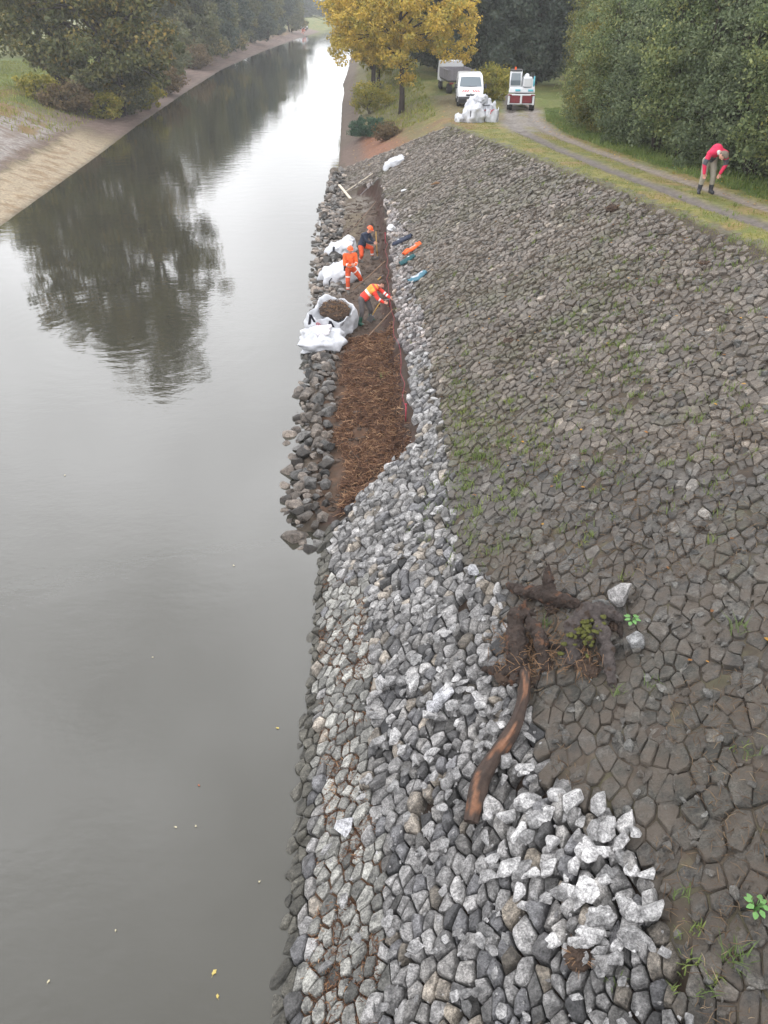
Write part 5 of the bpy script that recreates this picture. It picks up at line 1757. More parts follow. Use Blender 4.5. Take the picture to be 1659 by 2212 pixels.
def person(label, loc, J, outfit, group=None, scale=1.0, rotz=0):
    """J: joints in metres, x to the right, y away from the camera, z up from the soles"""
    j = {k: Vector(v) for k, v in J.items()}
    skin = []
    def bone(a, ra, b, rb): skin.append((j[a], ra, j[b], rb))
    bone('hip', .105, 'waist', .10); bone('waist', .10, 'chest', .125); bone('chest', .125, 'neck', .06); bone('neck', .052, 'head', .058)
    for s in 'LR':
        skin.append((j['chest'].lerp(j['neck'], .5), .08, j['sh' + s], .06))
        bone('sh' + s, .056, 'el' + s, .042); bone('el' + s, .042, 'wr' + s, .028)
        bone('hip', .10, 'hp' + s, .09); bone('hp' + s, .088, 'kn' + s, .058); bone('kn' + s, .056, 'an' + s, .038)
        skin.append((j['an' + s], .04, j['an' + s] + V3(0, 0, -.04), .04)); skin.append((j['an' + s] + V3(0, 0, -.05), .035, j['to' + s], .03))
    hd = j['head']; fwd = (j['face'] - hd).normalized(); up = (hd - j['neck']).normalized()
    up = (up - fwd * up.dot(fwd)); up = up.normalized() if up.length > .05 else Vector((0, 0, 1))
    side = fwd.cross(up).normalized()
    hc = hd + up * .07
    skin.append((hc + up * .025, .088, hc - up * .045 + fwd * .022, .068))             # skull to jaw
    skin.append((hc - up * .075 + fwd * .05, .032, hc - up * .09 + fwd * .062, .026))   # chin
    skin.append((hc + up * .012 + fwd * .088, .012, hc - up * .028 + fwd * .112, .016))  # nose
    skin.append((hc - side * .03 - up * .062 + fwd * .088, .010, hc + side * .03 - up * .062 + fwd * .088, .010))   # mouth
    for sg in (-1, 1):
        skin.append((hc + side * sg * .088 + up * .012, .018, hc + side * sg * .09 - up * .03, .014))               # ears
        skin.append((hc + side * sg * .034 + up * .014 + fwd * .082, .014, hc + side * sg * .036 + up * .014 + fwd * .083, .014))
    for s, sg in (('L', -1), ('R', 1)):
        w = j['wr' + s]; d = (w - j['el' + s]).normalized()
        hdn = (j['ha' + s] - w).normalized() if ('ha' + s) in j else d
        lat = hdn.cross(V3(0, -1, .3)).normalized()
        nrm = lat.cross(hdn).normalized()
        k = w + hdn * .085
        skin.append((w, .027, w + hdn * .03, .03))
        skin.append((w + hdn * .03 - lat * .022, .018, k - lat * .028, .014)); skin.append((w + hdn * .03 + lat * .022, .018, k + lat * .028, .014)); skin.append((w + hdn * .03, .019, k, .016))
        for q, (o_, ln) in enumerate(((-.032, .062), (-.011, .076), (.011, .072), (.032, .055))):
            a = k + lat * o_; b = a + hdn * ln * .55 + nrm * .008 + lat * o_ * .15; c = b + hdn * ln * .3 + nrm * ln * .45
            skin.append((a, .0095, b, .009)); skin.append((b, .009, c, .008))
        a = w + hdn * .03 - lat * .03; b = a - lat * .035 + hdn * .035 + nrm * .012; c = b + hdn * .03 - lat * .004
        skin.append((a, .013, b, .011)); skin.append((b, .011, c, .009))
    root = blob('person', M_SKIN, None, skin, voxel=.008, smooth=3)
    root.location = loc; root.scale = (scale,) * 3; root.rotation_euler = (0, 0, rotz)
    tag(root, label, 'person', group)
    # eyes
    for sg in (-1, 1):
        e = MB(); e.ball(hc + side * sg * .034 + up * .013 + fwd * .09, .0085, 8, 6); e.build('eye', M_DARK, root, smooth=True)
    of = outfit
    # trousers
    tr = [(j['hip'], .135, j['waist'], .135)]
    for s in 'LR':
        cuff = j['kn' + s].lerp(j['an' + s], of.get('cuff', .92))
        tr += [(j['hip'], .13, j['hp' + s], .118), (j['hp' + s], .115, j['kn' + s], .082), (j['kn' + s], .082, cuff, .066)]
    tp_ = []
    for (s, t0, t1, k) in of.get('leg_paint', ()):
        tp_.append((j['kn' + s], j['an' + s], t0, t1, .12, k))
    for (s, t0, t1, k) in of.get('thigh_paint', ()):
        tp_.append((j['hp' + s], j['kn' + s], t0, t1, .16, k))
    blob('trousers', of['trousers'], root, tr, voxel=.013, smooth=5, paint=tp_)
    # jacket
    jk = [(j['hip'].lerp(j['waist'], .35), of.get('hem', .15), j['waist'], .148), (j['waist'], .148, j['chest'], .165), (j['chest'], .16, j['chest'].lerp(j['neck'], .75), .085)]
    for s in 'LR':
        jk += [(j['chest'].lerp(j['neck'], .4), .12, j['sh' + s], .085), (j['sh' + s], .082, j['el' + s], .066), (j['el' + s], .064, j['wr' + s], .046)]
    jp = []
    for (a, b, t0, t1, rad, k) in of.get('jacket_paint', ()): jp.append((j[a], j[b], t0, t1, rad, k))
    blob('jacket', of['jacket'], root, jk, voxel=.013, smooth=5, paint=jp)
    for s in 'LR':
        a = j['an' + s]; top = a.lerp(j['kn' + s], of.get('boot_h', .35))
        toe = j['to' + s]
        heel = a + (a - toe).normalized() * .05; heel.z = toe.z
        bc = [(top, .07, a, .06), (a, .06, V3(heel.x, heel.y, toe.z + .015), .045), (a + V3(0, 0, -.02), .055, toe + V3(0, 0, .02), .042), (V3(heel.x, heel.y, toe.z), .042, toe, .044)]
        blob('boot', of['boot'], root, bc, voxel=.012, smooth=3)
    if 'helmet' in of:
        hm = MB(); Mx = Matrix((side, fwd, up)).transposed()
        n = 18; V, F = [], []
        for i in range(8):
            ph = i / 7 * math.pi / 2
            for k in range(n):
                a = 2 * math.pi * k / n
                V.append(hc + up * .035 + Mx @ Vector((.112 * math.cos(ph) * math.cos(a), .128 * math.cos(ph) * math.sin(a), .105 * math.sin(ph) + .002)))
        for i in range(7):
            for k in range(n): F.append((i * n + k, i * n + (k + 1) % n, (i + 1) * n + (k + 1) % n, (i + 1) * n + k))
        hm.add(V, F)
        brim = []
        for k in range(n):
            a = 2 * math.pi * k / n
            ext = 1.10 + .28 * max(0, math.sin(a)) ** 2
            brim.append(hc + up * .030 + Mx @ Vector((.112 * math.cos(a) * 1.06, .128 * math.sin(a) * ext, -.006)))
        hm.add([V[k] for k in range(n)] + brim, [(k, k + n, (k + 1) % n + n, (k + 1) % n) for k in range(n)])
        hm.tube([V[1 * n + 4] + up * .01, V[5 * n + 4] + up * .012, V[7 * n + 4] + up * .012, V[5 * n + 13] + up * .012, V[1 * n + 13] + up * .01], .012, 6)
        hm.build('helmet', of['helmet'], root, smooth=True, sharp=50)
    if 'hair' in of:
        hb = [(hc + up * .045 - fwd * .018, .098), (hc + up * .01 - fwd * .035, .092), (hc - up * .035 - fwd * .045, .072), (hc + up * .075 + fwd * .02, .075)]
        for sg in (-1, 1): hb.append((hc + side * sg * .055 + up * .02 - fwd * .02, .058))
        blob('hair', of['hair'], root, (), hb, voxel=.010, smooth=2)
    if 'collar' in of:
        nk = j['neck']
        blob('collar', of['collar'], root, [(nk - up * .01 - side * .05, .052, nk - up * .01 + side * .05, .052), (nk - side * .06 + fwd * .05, .03, nk + side * .06 + fwd * .05, .03)], voxel=.010, smooth=3)
    return root


# worker standing in full orange, arms folded, one foot up the dug slope
pA = hit(752, 635)
JA = dict(hip=(.10, .06, .93), waist=(.09, .05, 1.08), chest=(.09, .03, 1.30), neck=(.10, .01, 1.47), head=(.11, -.01, 1.55), face=(.17, -.16, 1.53),
          shL=(-.08, -.02, 1.42), elL=(-.10, -.14, 1.13), wrL=(.13, -.22, 1.10), haL=(.24, -.20, 1.13), shR=(.28, .10, 1.41), elR=(.33, .0, 1.14), wrR=(.30, -.20, 1.12), haR=(.19, -.22, 1.14),
          hpL=(.02, .03, .90), knL=(.0, -.01, .48), anL=(.0, .02, .09), toL=(.03, -.12, .045), hpR=(.20, .10, .90), knR=(.42, .16, .60), anR=(.52, .42, .30), toR=(.60, .32, .25))
ofA = dict(trousers=[M_ORANGE2, M_BAND], leg_paint=(('L', .55, .68, 1), ('R', .55, .68, 1)), thigh_paint=(('L', .55, .66, 1), ('R', .25, .36, 1)),
           jacket=[M_ORANGE, M_BAND, M_YELLOWO], jacket_paint=(('waist', 'chest', -.25, .02, .25, 1), ('waist', 'chest', .05, .7, .13, 2), ('elL', 'wrL', .3, .5, .1, 1), ('elR', 'wrR', .3, .5, .1, 1)),
           boot=M_GREYB, helmet=M_HELM, boot_h=.2, cuff=.86)
pr = person('worker in full orange standing with folded arms between the white bags', pA, JA, ofA)
pc = MB(); pc.box((-.10, .06, .93), (.09, .14, .17)); pc.build('belt_pouch', M_DARK, pr, bevel=.02)
# worker in navy jacket stooping over a tool
pB = hit(783, 566); pB = Vector((pB.x, pB.y, pB.z))
JB = dict(hip=(-.02, .05, .66), waist=(.02, .03, .82), chest=(.12, -.02, 1.04), neck=(.24, -.04, 1.19), head=(.29, -.05, 1.25), face=(.46, -.10, 1.17),
          shL=(.04, -.16, 1.12), elL=(.22, -.22, .88), wrL=(.44, -.16, .80), haL=(.55, -.12, .78), shR=(.26, .12, 1.10), elR=(.40, .10, .88), wrR=(.50, -.04, .82), haR=(.58, -.08, .80),
          hpL=(-.05, -.05, .62), knL=(-.02, -.20, .34), anL=(-.10, -.02, .09), toL=(.0, -.14, .045), hpR=(.06, .13, .64), knR=(.38, .06, .56), anR=(.42, .14, .16), toR=(.54, .08, .10))
ofB = dict(trousers=[M_ORANGE2, M_BAND], leg_paint=(('L', .55, .68, 1), ('R', .55, .70, 1)), jacket=M_NAVY, boot=M_GREYB, helmet=M_HELM, hem=.18, boot_h=.2, cuff=.88)
person('worker in navy jacket and orange helmet stooping to dig with a pale handled tool', pB, JB, ofB)
# worker in hi-vis jacket bending to the paving edge
pC = hit(776, 705)
JC = dict(hip=(.14, .28, .86), waist=(.26, .30, .98), chest=(.46, .32, 1.16), neck=(.62, .36, 1.24), head=(.69, .38, 1.26), face=(.80, .34, 1.13),
          shL=(.48, .14, 1.14), elL=(.62, .05, .92), wrL=(.80, .04, .80), haL=(.90, .04, .78), shR=(.58, .50, 1.18), elR=(.80, .40, 1.02), wrR=(1.00, .30, .88), haR=(1.10, .27, .84),
          hpL=(.08, .20, .84), knL=(.10, .06, .47), anL=(.02, .04, .10), toL=(.16, -.06, .045), hpR=(.22, .38, .84), knR=(.38, .32, .47), anR=(.36, .42, .16), toR=(.48, .34, .10))
ofC = dict(trousers=M_GREYT, jacket=[M_REDW, M_BAND, M_YELLOWO], jacket_paint=(('hip', 'neck', .05, 1.0, .30, 2), ('hip', 'neck', -.2, .30, .3, 0), ('waist', 'chest', .15, .42, .3, 1), ('waist', 'neck', .72, .86, .3, 0), ('shR', 'elR', -.1, 1.2, .095, 0), ('elR', 'wrR', .12, .32, .1, 1), ('elR', 'wrR', .5, .7, .1, 1), ('shL', 'elL', .1, 1.2, .09, 0), ('elL', 'wrL', .2, .42, .1, 1)),
           boot=M_GREENB, hair=M_HAIR, boot_h=.72, cuff=.5, hem=.16)
person('worker in grey trousers, green boots and red-orange jacket bending over the paving edge', pC, JC, ofC)
# person bending on the track, hands on the knees
pD = hit(1524, 419)
JD = dict(hip=(-.02, .16, .90), waist=(-.01, .08, 1.05), chest=(.02, -.14, 1.20), neck=(.05, -.30, 1.16), head=(.08, -.36, 1.09), face=(.06, -.40, .93),
          shL=(-.18, -.20, 1.12), elL=(-.27, -.20, .84), wrL=(-.24, -.22, .60), haL=(-.22, -.22, .48), shR=(.25, -.22, 1.12), elR=(.33, -.22, .85), wrR=(.22, -.22, .60), haR=(.17, -.20, .48),
          hpL=(-.11, .14, .88), knL=(-.16, .0, .48), anL=(-.19, .05, .10), toL=(-.24, -.10, .045), hpR=(.08, .14, .88), knR=(.13, .02, .48), anR=(.15, .06, .10), toR=(.17, -.10, .045))
ofD = dict(trousers=M_KHAKI, jacket=[M_PINK, M_SLATE], jacket_paint=(('waist', 'chest', -.8, .45, .4, 1), ('shL', 'elL', .55, 1.08, .12, 1), ('shR', 'elR', .55, 1.08, .12, 1)),
           boot=M_BOOT, hair=M_GREYHAIR, collar=M_FLEECE, boot_h=.42, cuff=.72, hem=.15)
person('person in a crimson jacket bending down on the track, hands at the knees', pD, JD, ofD)
# two tiny workers far up the left bank
for (u, v, lab) in [(681, 71, 'tiny far-off person in orange on the left bank, lower of the two'), (686, 66, 'tiny far-off person in orange by the white vehicle, upper of the two')]:
    c = dup(pr, None, 1.0 + v, None, lab)
    y = 292 if v == 71 else 304
    x = xl(y) - (1.3 if v == 71 else 2.2)
    c.location = (x, y, gz(x, y))
vx = xl(316) - 3.5
dup(van, (vx, 316, gz(vx, 316)), R(40), (1.3, 1.3, 1.3), 'tiny white vehicle far off where the canal bends')


# ================================================================== TOOLS, CLOTHES, STRING
def pole(name, a, b, r, mt, lab, cat, group=None, r2=None):
    a, b = Vector(a), Vector(b)
    mb = MB(); mid = a.lerp(b, .5) + Vector((0, 0, -.01))
    mb.tube([(0, 0, 0), mid - a, b - a], [r, r, r2 or r], 7)
    o = mb.build(name, mt, None, smooth=True, sharp=40)
    o.location = a
    return tag(o, lab, cat, group)


h1, h2 = hit(750, 622), hit(832, 548)
pole('wooden_pole', hit(762, 634) + V3(0, 0, .12), at_y(832, 564, hit(838, 560).y - .3), .022, M_GREYWOOD, 'long brown pole laid across the dug strip behind the bending worker', 'pole', 'brown poles across the dug strip')
pole('wooden_pole', hit(793, 733) + V3(0, 0, .06), hit(846, 678) + V3(0, 0, .10), .022, M_GREYWOOD, 'brown pole laid across the dug strip in front of the bending worker', 'pole', 'brown poles across the dug strip')
pole('wooden_pole', hit(768, 492) + V3(0, 0, .08), hit(812, 440) + V3(0, 0, .1), .018, M_GREYWOOD, 'thin dark pole crossing the far end of the dug strip', 'pole', 'brown poles across the dug strip')
pole('timber_batten', hit(740, 422) + V3(0, 0, .1), hit(805, 378) + V3(0, 0, .08), .028, M_PALEWOOD, 'long pale batten on the stones at the far end of the dug strip', 'batten')
pole('thin_rod', hit(778, 428) + V3(0, 0, .15), hit(818, 392) + V3(0, 0, .2), .014, M_STEEL, 'thin grey rod over the bare slab at the far end', 'rod')
a, b = hit(733, 416), hit(757, 430)
pl = MB(); d = (b - a); pl.box((0, 0, 0), (d.length, .14, .05))
o = pl.build('plank', M_PALEWOOD, None, bevel=.006); o.location = (a + b) / 2 + V3(0, 0, .22); o.rotation_euler = (0, R(4), math.atan2(d.y, d.x))
tag(o, 'short pale plank lying on the far rubble rocks', 'plank')
hb_ = pB + V3(.58, -.08, .82)
t = thing('pickaxe', 'pale handled tool held upright by the worker in navy', 'tool', hb_)
mb = MB(); mb.tube([(-.02, 0, .42), (.0, 0, 0), (.05, -.02, -.62)], .02, 7); mb.build('handle', M_WOOD, t, smooth=True)
mb = MB(); mb.box((.055, -.02, -.66), (.16, .02, .2), rot=(.3, 0, 0), top=(.8, 1)); mb.build('blade', M_STEEL, t, bevel=.006)
hc_ = pC + V3(.72, .10, .80)
t = thing('shovel', 'shovel with amber handle held low by the bending worker', 'tool', hc_)
mb = MB(); mb.tube([(-.28, -.10, -.42), (-.1, -.03, -.12), (.06, 0, .06)], .018, 7); mb.build('handle', M_WOOD, t, smooth=True)
mb = MB(); mb.box((-.34, -.12, -.52), (.20, .02, .26), rot=(.2, .5, 0), top=(.8, 1)); mb.build('blade', M_STEEL, t, bevel=.006)
mb = MB(); mb.tube([(.06, 0, .06), (.34, 0, .09)], .012, 6); mb.build('shaft', M_STEEL, t, smooth=True)
p = hit(822, 606)
t = thing('hand_tool', 'short tool with amber grip lying on the soil beyond the bending worker', 'tool', p + V3(0, 0, .05))
mb = MB(); mb.tube([(-.1, -.18, .02), (.02, .02, .08)], .026, 7); mb.build('grip', M_WOOD, t, smooth=True)
mb = MB(); mb.tube([(.02, .02, .08), (.30, .42, .16)], .011, 6); mb.build('shaft', M_STEEL, t, smooth=True)
# guide string along the upper edge
ys2 = np.concatenate([np.linspace(17.6, 34, 24), ])
P = []
for y in ys2:
    x = xt(y) - .05
    P.append((x, y, (x - xr(y)) * TAN + .10))
mb = MB(); mb.tube(P, .0045, 5)
tag(mb.build('guide_string', M_LINE), 'red guide string stretched along the upper edge of the dug strip', 'string')
for (y, lab) in [(17.6, 'red steel pin at the near end of the guide string'), (34, 'red steel pin at the far end of the guide string'), (26.2, 'red steel pin of the guide string beside the bending worker')]:
    x = xt(y) - .05; z = (x - xr(y)) * TAN
    mb = MB(); mb.tube([(0, 0, -.25), (0, 0, .2)], .016, 6); mb.ball((0, 0, .2), .028, 8, 5)
    o = mb.build('marker_pin', M_LINE, None, smooth=True); o.location = (x, y, z); tag(o, lab, 'pin', 'pins of the guide string')


def cloth(name, u0, v0, u1, v1, w, mats, lab, seed, patch=None):
    """a garment thrown on the slope: lies along the stones, rumpled"""
    a, b = hit(u0, v0), hit(u1, v1)
    d = b - a; L = d.length; d.normalize()
    n = Vector(FR[2]); s = n.cross(d).normalized(); n = d.cross(s).normalized()
    rng = np.random.default_rng(seed)
    nu, nv = 26, 14
    V, F, mi = [], [], []
    for i in range(nu + 1):
        f = i / nu
        wd = 1.25 * w * (.55 + .45 * math.sin(math.pi * min(1, f * 1.15)) + .22 * (vnoise(np.array([f * 5 + seed]), np.array([0.]), seed)[0] - .5))
        for k in range(nv + 1):
            g = k / nv * 2 - 1
            hgt = .10 + .09 * (1 - g * g) * (vnoise(np.array([f * 6 + seed]), np.array([g * 2.5]), seed + 1)[0]) + .03 * (vnoise(np.array([f * 14.]), np.array([g * 6]), seed + 2)[0] - .5)
            if abs(g) == 1: hgt = .05
            q = a + d * (L * f) + s * (g * wd * .5 + .05 * (vnoise(np.array([f * 7]), np.array([seed * 1.]), 4)[0] - .5)) + n * hgt
            V.append(q - a)
    for i in range(nu):
        for k in range(nv):
            F.append((i * (nv + 1) + k, i * (nv + 1) + k + 1, (i + 1) * (nv + 1) + k + 1, (i + 1) * (nv + 1) + k))
            m = 0
            if patch and patch[0] < i / nu < patch[1] and patch[2] < k / nv < patch[3]: m = 1
            mi.append(m)
    mb = MB(); mb.add(V, F); mb.m = mi
    o = mb.build(name, mats, None, smooth=True); o.location = a
    so = o.modifiers.new('thick', 'SOLIDIFY'); so.thickness = .02; so.offset = 1
    return tag(o, lab, 'jacket', 'jackets laid on the paved bank')


cloth('jacket', 851, 531, 892, 514, .34, [M_NAVY, M_LINING], 'dark navy jacket lying highest of the clothes on the bank', 1, (.2, .32, .45, .6))
cloth('jacket', 873, 554, 910, 529, .32, [M_ORANGE, M_LINING], 'orange jacket lying on the bank between the navy and teal ones', 2, (.45, .7, .3, .75))
cloth('jacket', 866, 575, 898, 556, .36, [M_TEAL, M_LINING], 'dark teal jacket lying on the bank below the orange one', 3, (.5, .75, .35, .7))
cloth('jacket', 886, 614, 922, 591, .42, [M_BLUE, M_LINING], 'light blue jacket with pale lining, lowest of the clothes on the bank', 4, (.2, .85, .22, .78))
# white helmet, bottle, rusty stick
p = hit(845, 496)
mb = MB(); V, F = [], []
for i in range(8):
    ph = i / 7 * math.pi / 2
    for k in range(18):
        a = 2 * math.pi * k / 18; e = 1.25 if i == 0 else 1
        V.append((.135 * math.cos(ph) * math.cos(a) * e, .155 * math.cos(ph) * math.sin(a) * e, .15 * math.sin(ph)))
for i in range(7):
    for k in range(18): F.append((i * 18 + k, i * 18 + (k + 1) % 18, (i + 1) * 18 + (k + 1) % 18, (i + 1) * 18 + k))
mb.add(V, F); mb.tube([(0, -.15, .05), (0, -.11, .12), (0, 0, .155), (0, .11, .12), (0, .15, .05)], .016, 6)
o = mb.build('safety_helmet', M_PAINT, None, smooth=True); o.location = p + V3(0, 0, .07); o.rotation_euler = (R(8), R(-24), R(60))
tag(o, 'white safety helmet set down on the pale stones beside the dug strip', 'helmet')
p = hit(872, 416)
mb = MB(); mb.tube([(-.13, 0, 0), (-.12, 0, 0), (.08, 0, 0), (.12, 0, 0), (.16, 0, 0)], [.035, .045, .045, .02, .018], 10)
o = mb.build('bottle', M_PAINT, None, smooth=True); o.location = p + V3(0, 0, .10); o.rotation_euler = (0, R(-10), R(25)); tag(o, 'small white bottle lying on the upper bank', 'bottle')
p = hit(944, 402)
mb = MB(); mb.tube([(-.28, -.1, 0), (-.05, 0, .06), (.22, .06, .02)], [.03, .06, .025], 7, jit=.2, rng=random)
o = mb.build('rusty_bark_piece', M_ROOTS, None); o.location = p + V3(0, 0, .07); tag(o, 'reddish brown bark piece lying on the upper bank', 'bark')
for (u, v, lab, s) in [(1322, 455, 'dark earthy clod lying on the upper bank near the track', .2), (1250, 2074, 'root clod of dark earth lying among the pale stones at the bottom', .15), (1100, 742, 'dark hollow clod half way up the bank', .14), (1520, 575, 'dark clod near the right side of the upper bank', .12)]:
    p = hit(u, v); rg = np.random.default_rng(u)
    t = thing('earth_clod', lab, 'earth clod', p + V3(0, 0, .05), 0, 'earth clods on the bank')
    mb = MB()
    mb.ball((0, 0, 0), (s, s * .85, s * .6), 18, 12, jit=.16, rng=rg)
    mb.build('earth', M_SOIL, t, smooth=False)
    mb = MB()
    c0 = None
    for k in range(16):
        a = rg.uniform(0, 6.28); e = Vector((math.cos(a), math.sin(a), rg.uniform(.1, .8))).normalized() * s
        mb.tube([(0, 0, 0), e * .9, e * rg.uniform(1.1, 1.5) + V3(0, 0, -.02)], [.006, .005, .002], 4)
    mb.build('root_hairs', M_ROOTS, t)


# ================================================================== STUMP, LOG AND BOULDERS
def bark_log_mat():
    m = mat('log_surface', attr='albedo', rough=.75, var=.35, vscale=10, bump=1, bscale=16)
    return m


M_LOG = bark_log_mat()


def log_part(name, pts, rad, parent, seed, bare=0, seg=18, base=(.04, .026, .02), wood=(.125, .06, .034), rough=.10, sub=5, label=None):
    """knotty timber; 'bare' = share of it stripped to orange wood"""
    rng = np.random.default_rng(seed)
    P = [Vector(p) for p in pts]; Q, S = [], []
    for i in range(len(P) - 1):
        p0 = P[max(i - 1, 0)]; p1 = P[i]; p2 = P[i + 1]; p3 = P[min(i + 2, len(P) - 1)]
        for k in range(sub):
            f = k / sub
            q = .5 * ((2 * p1) + (p2 - p0) * f + (2 * p0 - 5 * p1 + 4 * p2 - p3) * f * f + (3 * p1 - p0 - 3 * p2 + p3) * f ** 3)
            Q.append(q); S.append(rad[i] * (1 - f) + rad[i + 1] * f)
    Q.append(P[-1]); S.append(rad[-1])
    mb = MB(); mb.tube(Q, S, seg)
    V = np.array([tuple(v) for v in mb.v]); n = len(Q)
    C = np.zeros((len(V), 3))
    for i in range(n):
        for k in range(seg):
            a = 2 * math.pi * k / seg
            o = i * seg + k
            nz = vnoise(np.array([a * 1.9 + seed]), np.array([i * .45]), seed)[0] - .5
            nz2 = vnoise(np.array([a * 5 + seed]), np.array([i * .22]), seed + 2)[0] - .5
            c = np.array(Q[i]); V[o] = c + (V[o] - c) * (1 + rough * 2.4 * nz + rough * 1.6 * nz2)
            rel = V[o] - c
            up = (rel @ np.array([-.25, -.55, .75])) / (np.linalg.norm(rel) + 1e-6)
            b = up + 1.0 * nz + .8 * (vnoise(np.array([i * .5]), np.array([a * 2.]), seed + 6)[0] - .5)
            k_ = 1.0 if b > 1.38 - bare else 0
            C[o] = np.array(base) * (1 - k_) + np.array(wood) * k_ * (.7 + .7 * vnoise(np.array([i * .9]), np.array([a * 4]), seed + 8)[0])
    me = bpy.data.meshes.new(name)
    me.from_pydata([tuple(v) for v in V], [], mb.f)
    me.materials.append(M_LOG)
    me.polygons.foreach_set('use_smooth', np.ones(len(mb.f), bool)); me.update()
    a = me.color_attributes.new('albedo', 'FLOAT_COLOR', 'POINT'); c4 = np.ones((len(V), 4), np.float32); c4[:, :3] = C
    a.data.foreach_set('color', c4.ravel())
    me.set_sharp_from_angle(angle=R(50))
    o = link(bpy.data.objects.new(name, me), parent)
    return o


def lift(u, v, h): return hit(u, v) + Vector(FR[2]) * h


lp = [lift(1143, 1462, .16), lift(1142, 1520, .15), lift(1118, 1590, .15), lift(1080, 1650, .16), lift(1052, 1700, .17), lift(1038, 1750, .17), lift(1026, 1790, .13)]
o0 = lp[0]
lg = log_part('fallen_log', [q - o0 for q in lp], [.07, .078, .088, .095, .10, .104, .08], None, 3, bare=.46, seg=26, rough=.17)
lg.location = o0
tag(lg, 'bent dark log with orange bare wood lying down the bank from the stump', 'log')

st = thing('tree_stump', 'uprooted dark stump with arched mossy roots on the paved bank', 'tree stump', tuple(hit(1200, 1420)))
so_ = Vector(st.location)


_tx = []
for (nm_, sz_) in (('clouds_coarse', .16), ('clouds_fine', .045)):
    q_ = bpy.data.textures.new(nm_, 'CLOUDS'); q_.noise_scale = sz_; q_.noise_depth = 4; _tx.append(q_)


def rough_wood(name, pts, rad, parent, material, amount=1.0, voxel=.014):
    """torn wood: swept limb, remeshed and broken up"""
    P = [Vector(p) for p in pts]; Q, S = [], []
    rg_ = np.random.default_rng(int(abs(P[0].x * 1000)) + len(P))
    for i in range(len(P) - 1):
        p0 = P[max(i - 1, 0)]; p1 = P[i]; p2 = P[i + 1]; p3 = P[min(i + 2, len(P) - 1)]
        for k in range(5):
            f = k / 5
            Q.append(.5 * ((2 * p1) + (p2 - p0) * f + (2 * p0 - 5 * p1 + 4 * p2 - p3) * f * f + (3 * p1 - p0 - 3 * p2 + p3) * f ** 3))
            S.append((rad[i] * (1 - f) + rad[i + 1] * f) * rg_.uniform(.82, 1.15))
    Q.append(P[-1]); S.append(rad[-1])
    mb = MB(); mb.tube(Q, S, 14, jit=.12, rng=rg_)
    # splinters at the ends and along the flanks
    for k in range(9):
        i = int(rg_.integers(0, len(Q))) if k > 4 else (0 if k % 2 else len(Q) - 1)
        d = (Q[min(i + 1, len(Q) - 1)] - Q[max(i - 1, 0)]).normalized() * (-1 if i == 0 else 1)
        o_ = Vector(rg_.normal(0, .5, 3)) * S[i]
        mb.tube([Q[i] + o_ * .4 - d * .05, Q[i] + o_ * .8 + d * S[i] * .5, Q[i] + o_ + d * S[i] * rg_.uniform(.8, 1.7)], [S[i] * .45, S[i] * .3, S[i] * .08], 6)
    o = mb.build(name, material, None)
    m = o.modifiers.new('r', 'REMESH'); m.mode = 'VOXEL'; m.voxel_size = voxel
    for tx, st_ in zip(_tx, (.085 * amount, .035 * amount)):
        dm = o.modifiers.new('d', 'DISPLACE'); dm.texture = tx; dm.strength = st_; dm.mid_level = .5; dm.texture_coords = 'LOCAL'
    dg = bpy.context.evaluated_depsgraph_get(); dg.update()
    me = bpy.data.meshes.new_from_object(o.evaluated_get(dg)); old = o.data
    o.modifiers.clear(); o.data = me; bpy.data.meshes.remove(old); me.name = name
    o.parent = parent
    return o


def stump_mat(name, bark, wood, thr):
    m = mat(name, bark, .9, var=.5, vscale=9, bump=1, bscale=22)
    N = m.node_tree.nodes; L = m.node_tree.links
    b = N['Principled BSDF']; src = b.inputs['Base Color'].links[0].from_socket
    g = N.new('ShaderNodeNewGeometry')
    n = N.new('ShaderNodeTexNoise'); n.inputs['Scale'].default_value = 5.5; n.inputs['Detail'].default_value = 7; n.inputs['Roughness'].default_value = .65
    L.new(g.outputs['Position'], n.inputs['Vector'])
    r = N.new('ShaderNodeMapRange'); r.inputs[1].default_value = thr; r.inputs[2].default_value = thr + .05; L.new(n.outputs[0], r.inputs[0])
    x = N.new('ShaderNodeMix'); x.data_type = 'RGBA'; x.inputs[7].default_value = (*wood, 1)
    L.new(r.outputs[0], x.inputs[0]); L.new(src, x.inputs[6]); L.new(x.outputs[2], b.inputs['Base Color'])
    return m


M_STUMP = stump_mat('rotten_stump_wood', (.03, .021, .017), (.085, .042, .024), .57)


M_STUMP2 = stump_mat('grey_rotten_wood', (.05, .041, .038), (.04, .027, .02), .55)


def rootp(pts, rad, seed, bare=0, base=None, name='root', grey=False):
    return rough_wood(name, [lift(u, v, h) - so_ for (u, v, h) in pts], rad, st, M_STUMP2 if grey else M_STUMP, 1.0)


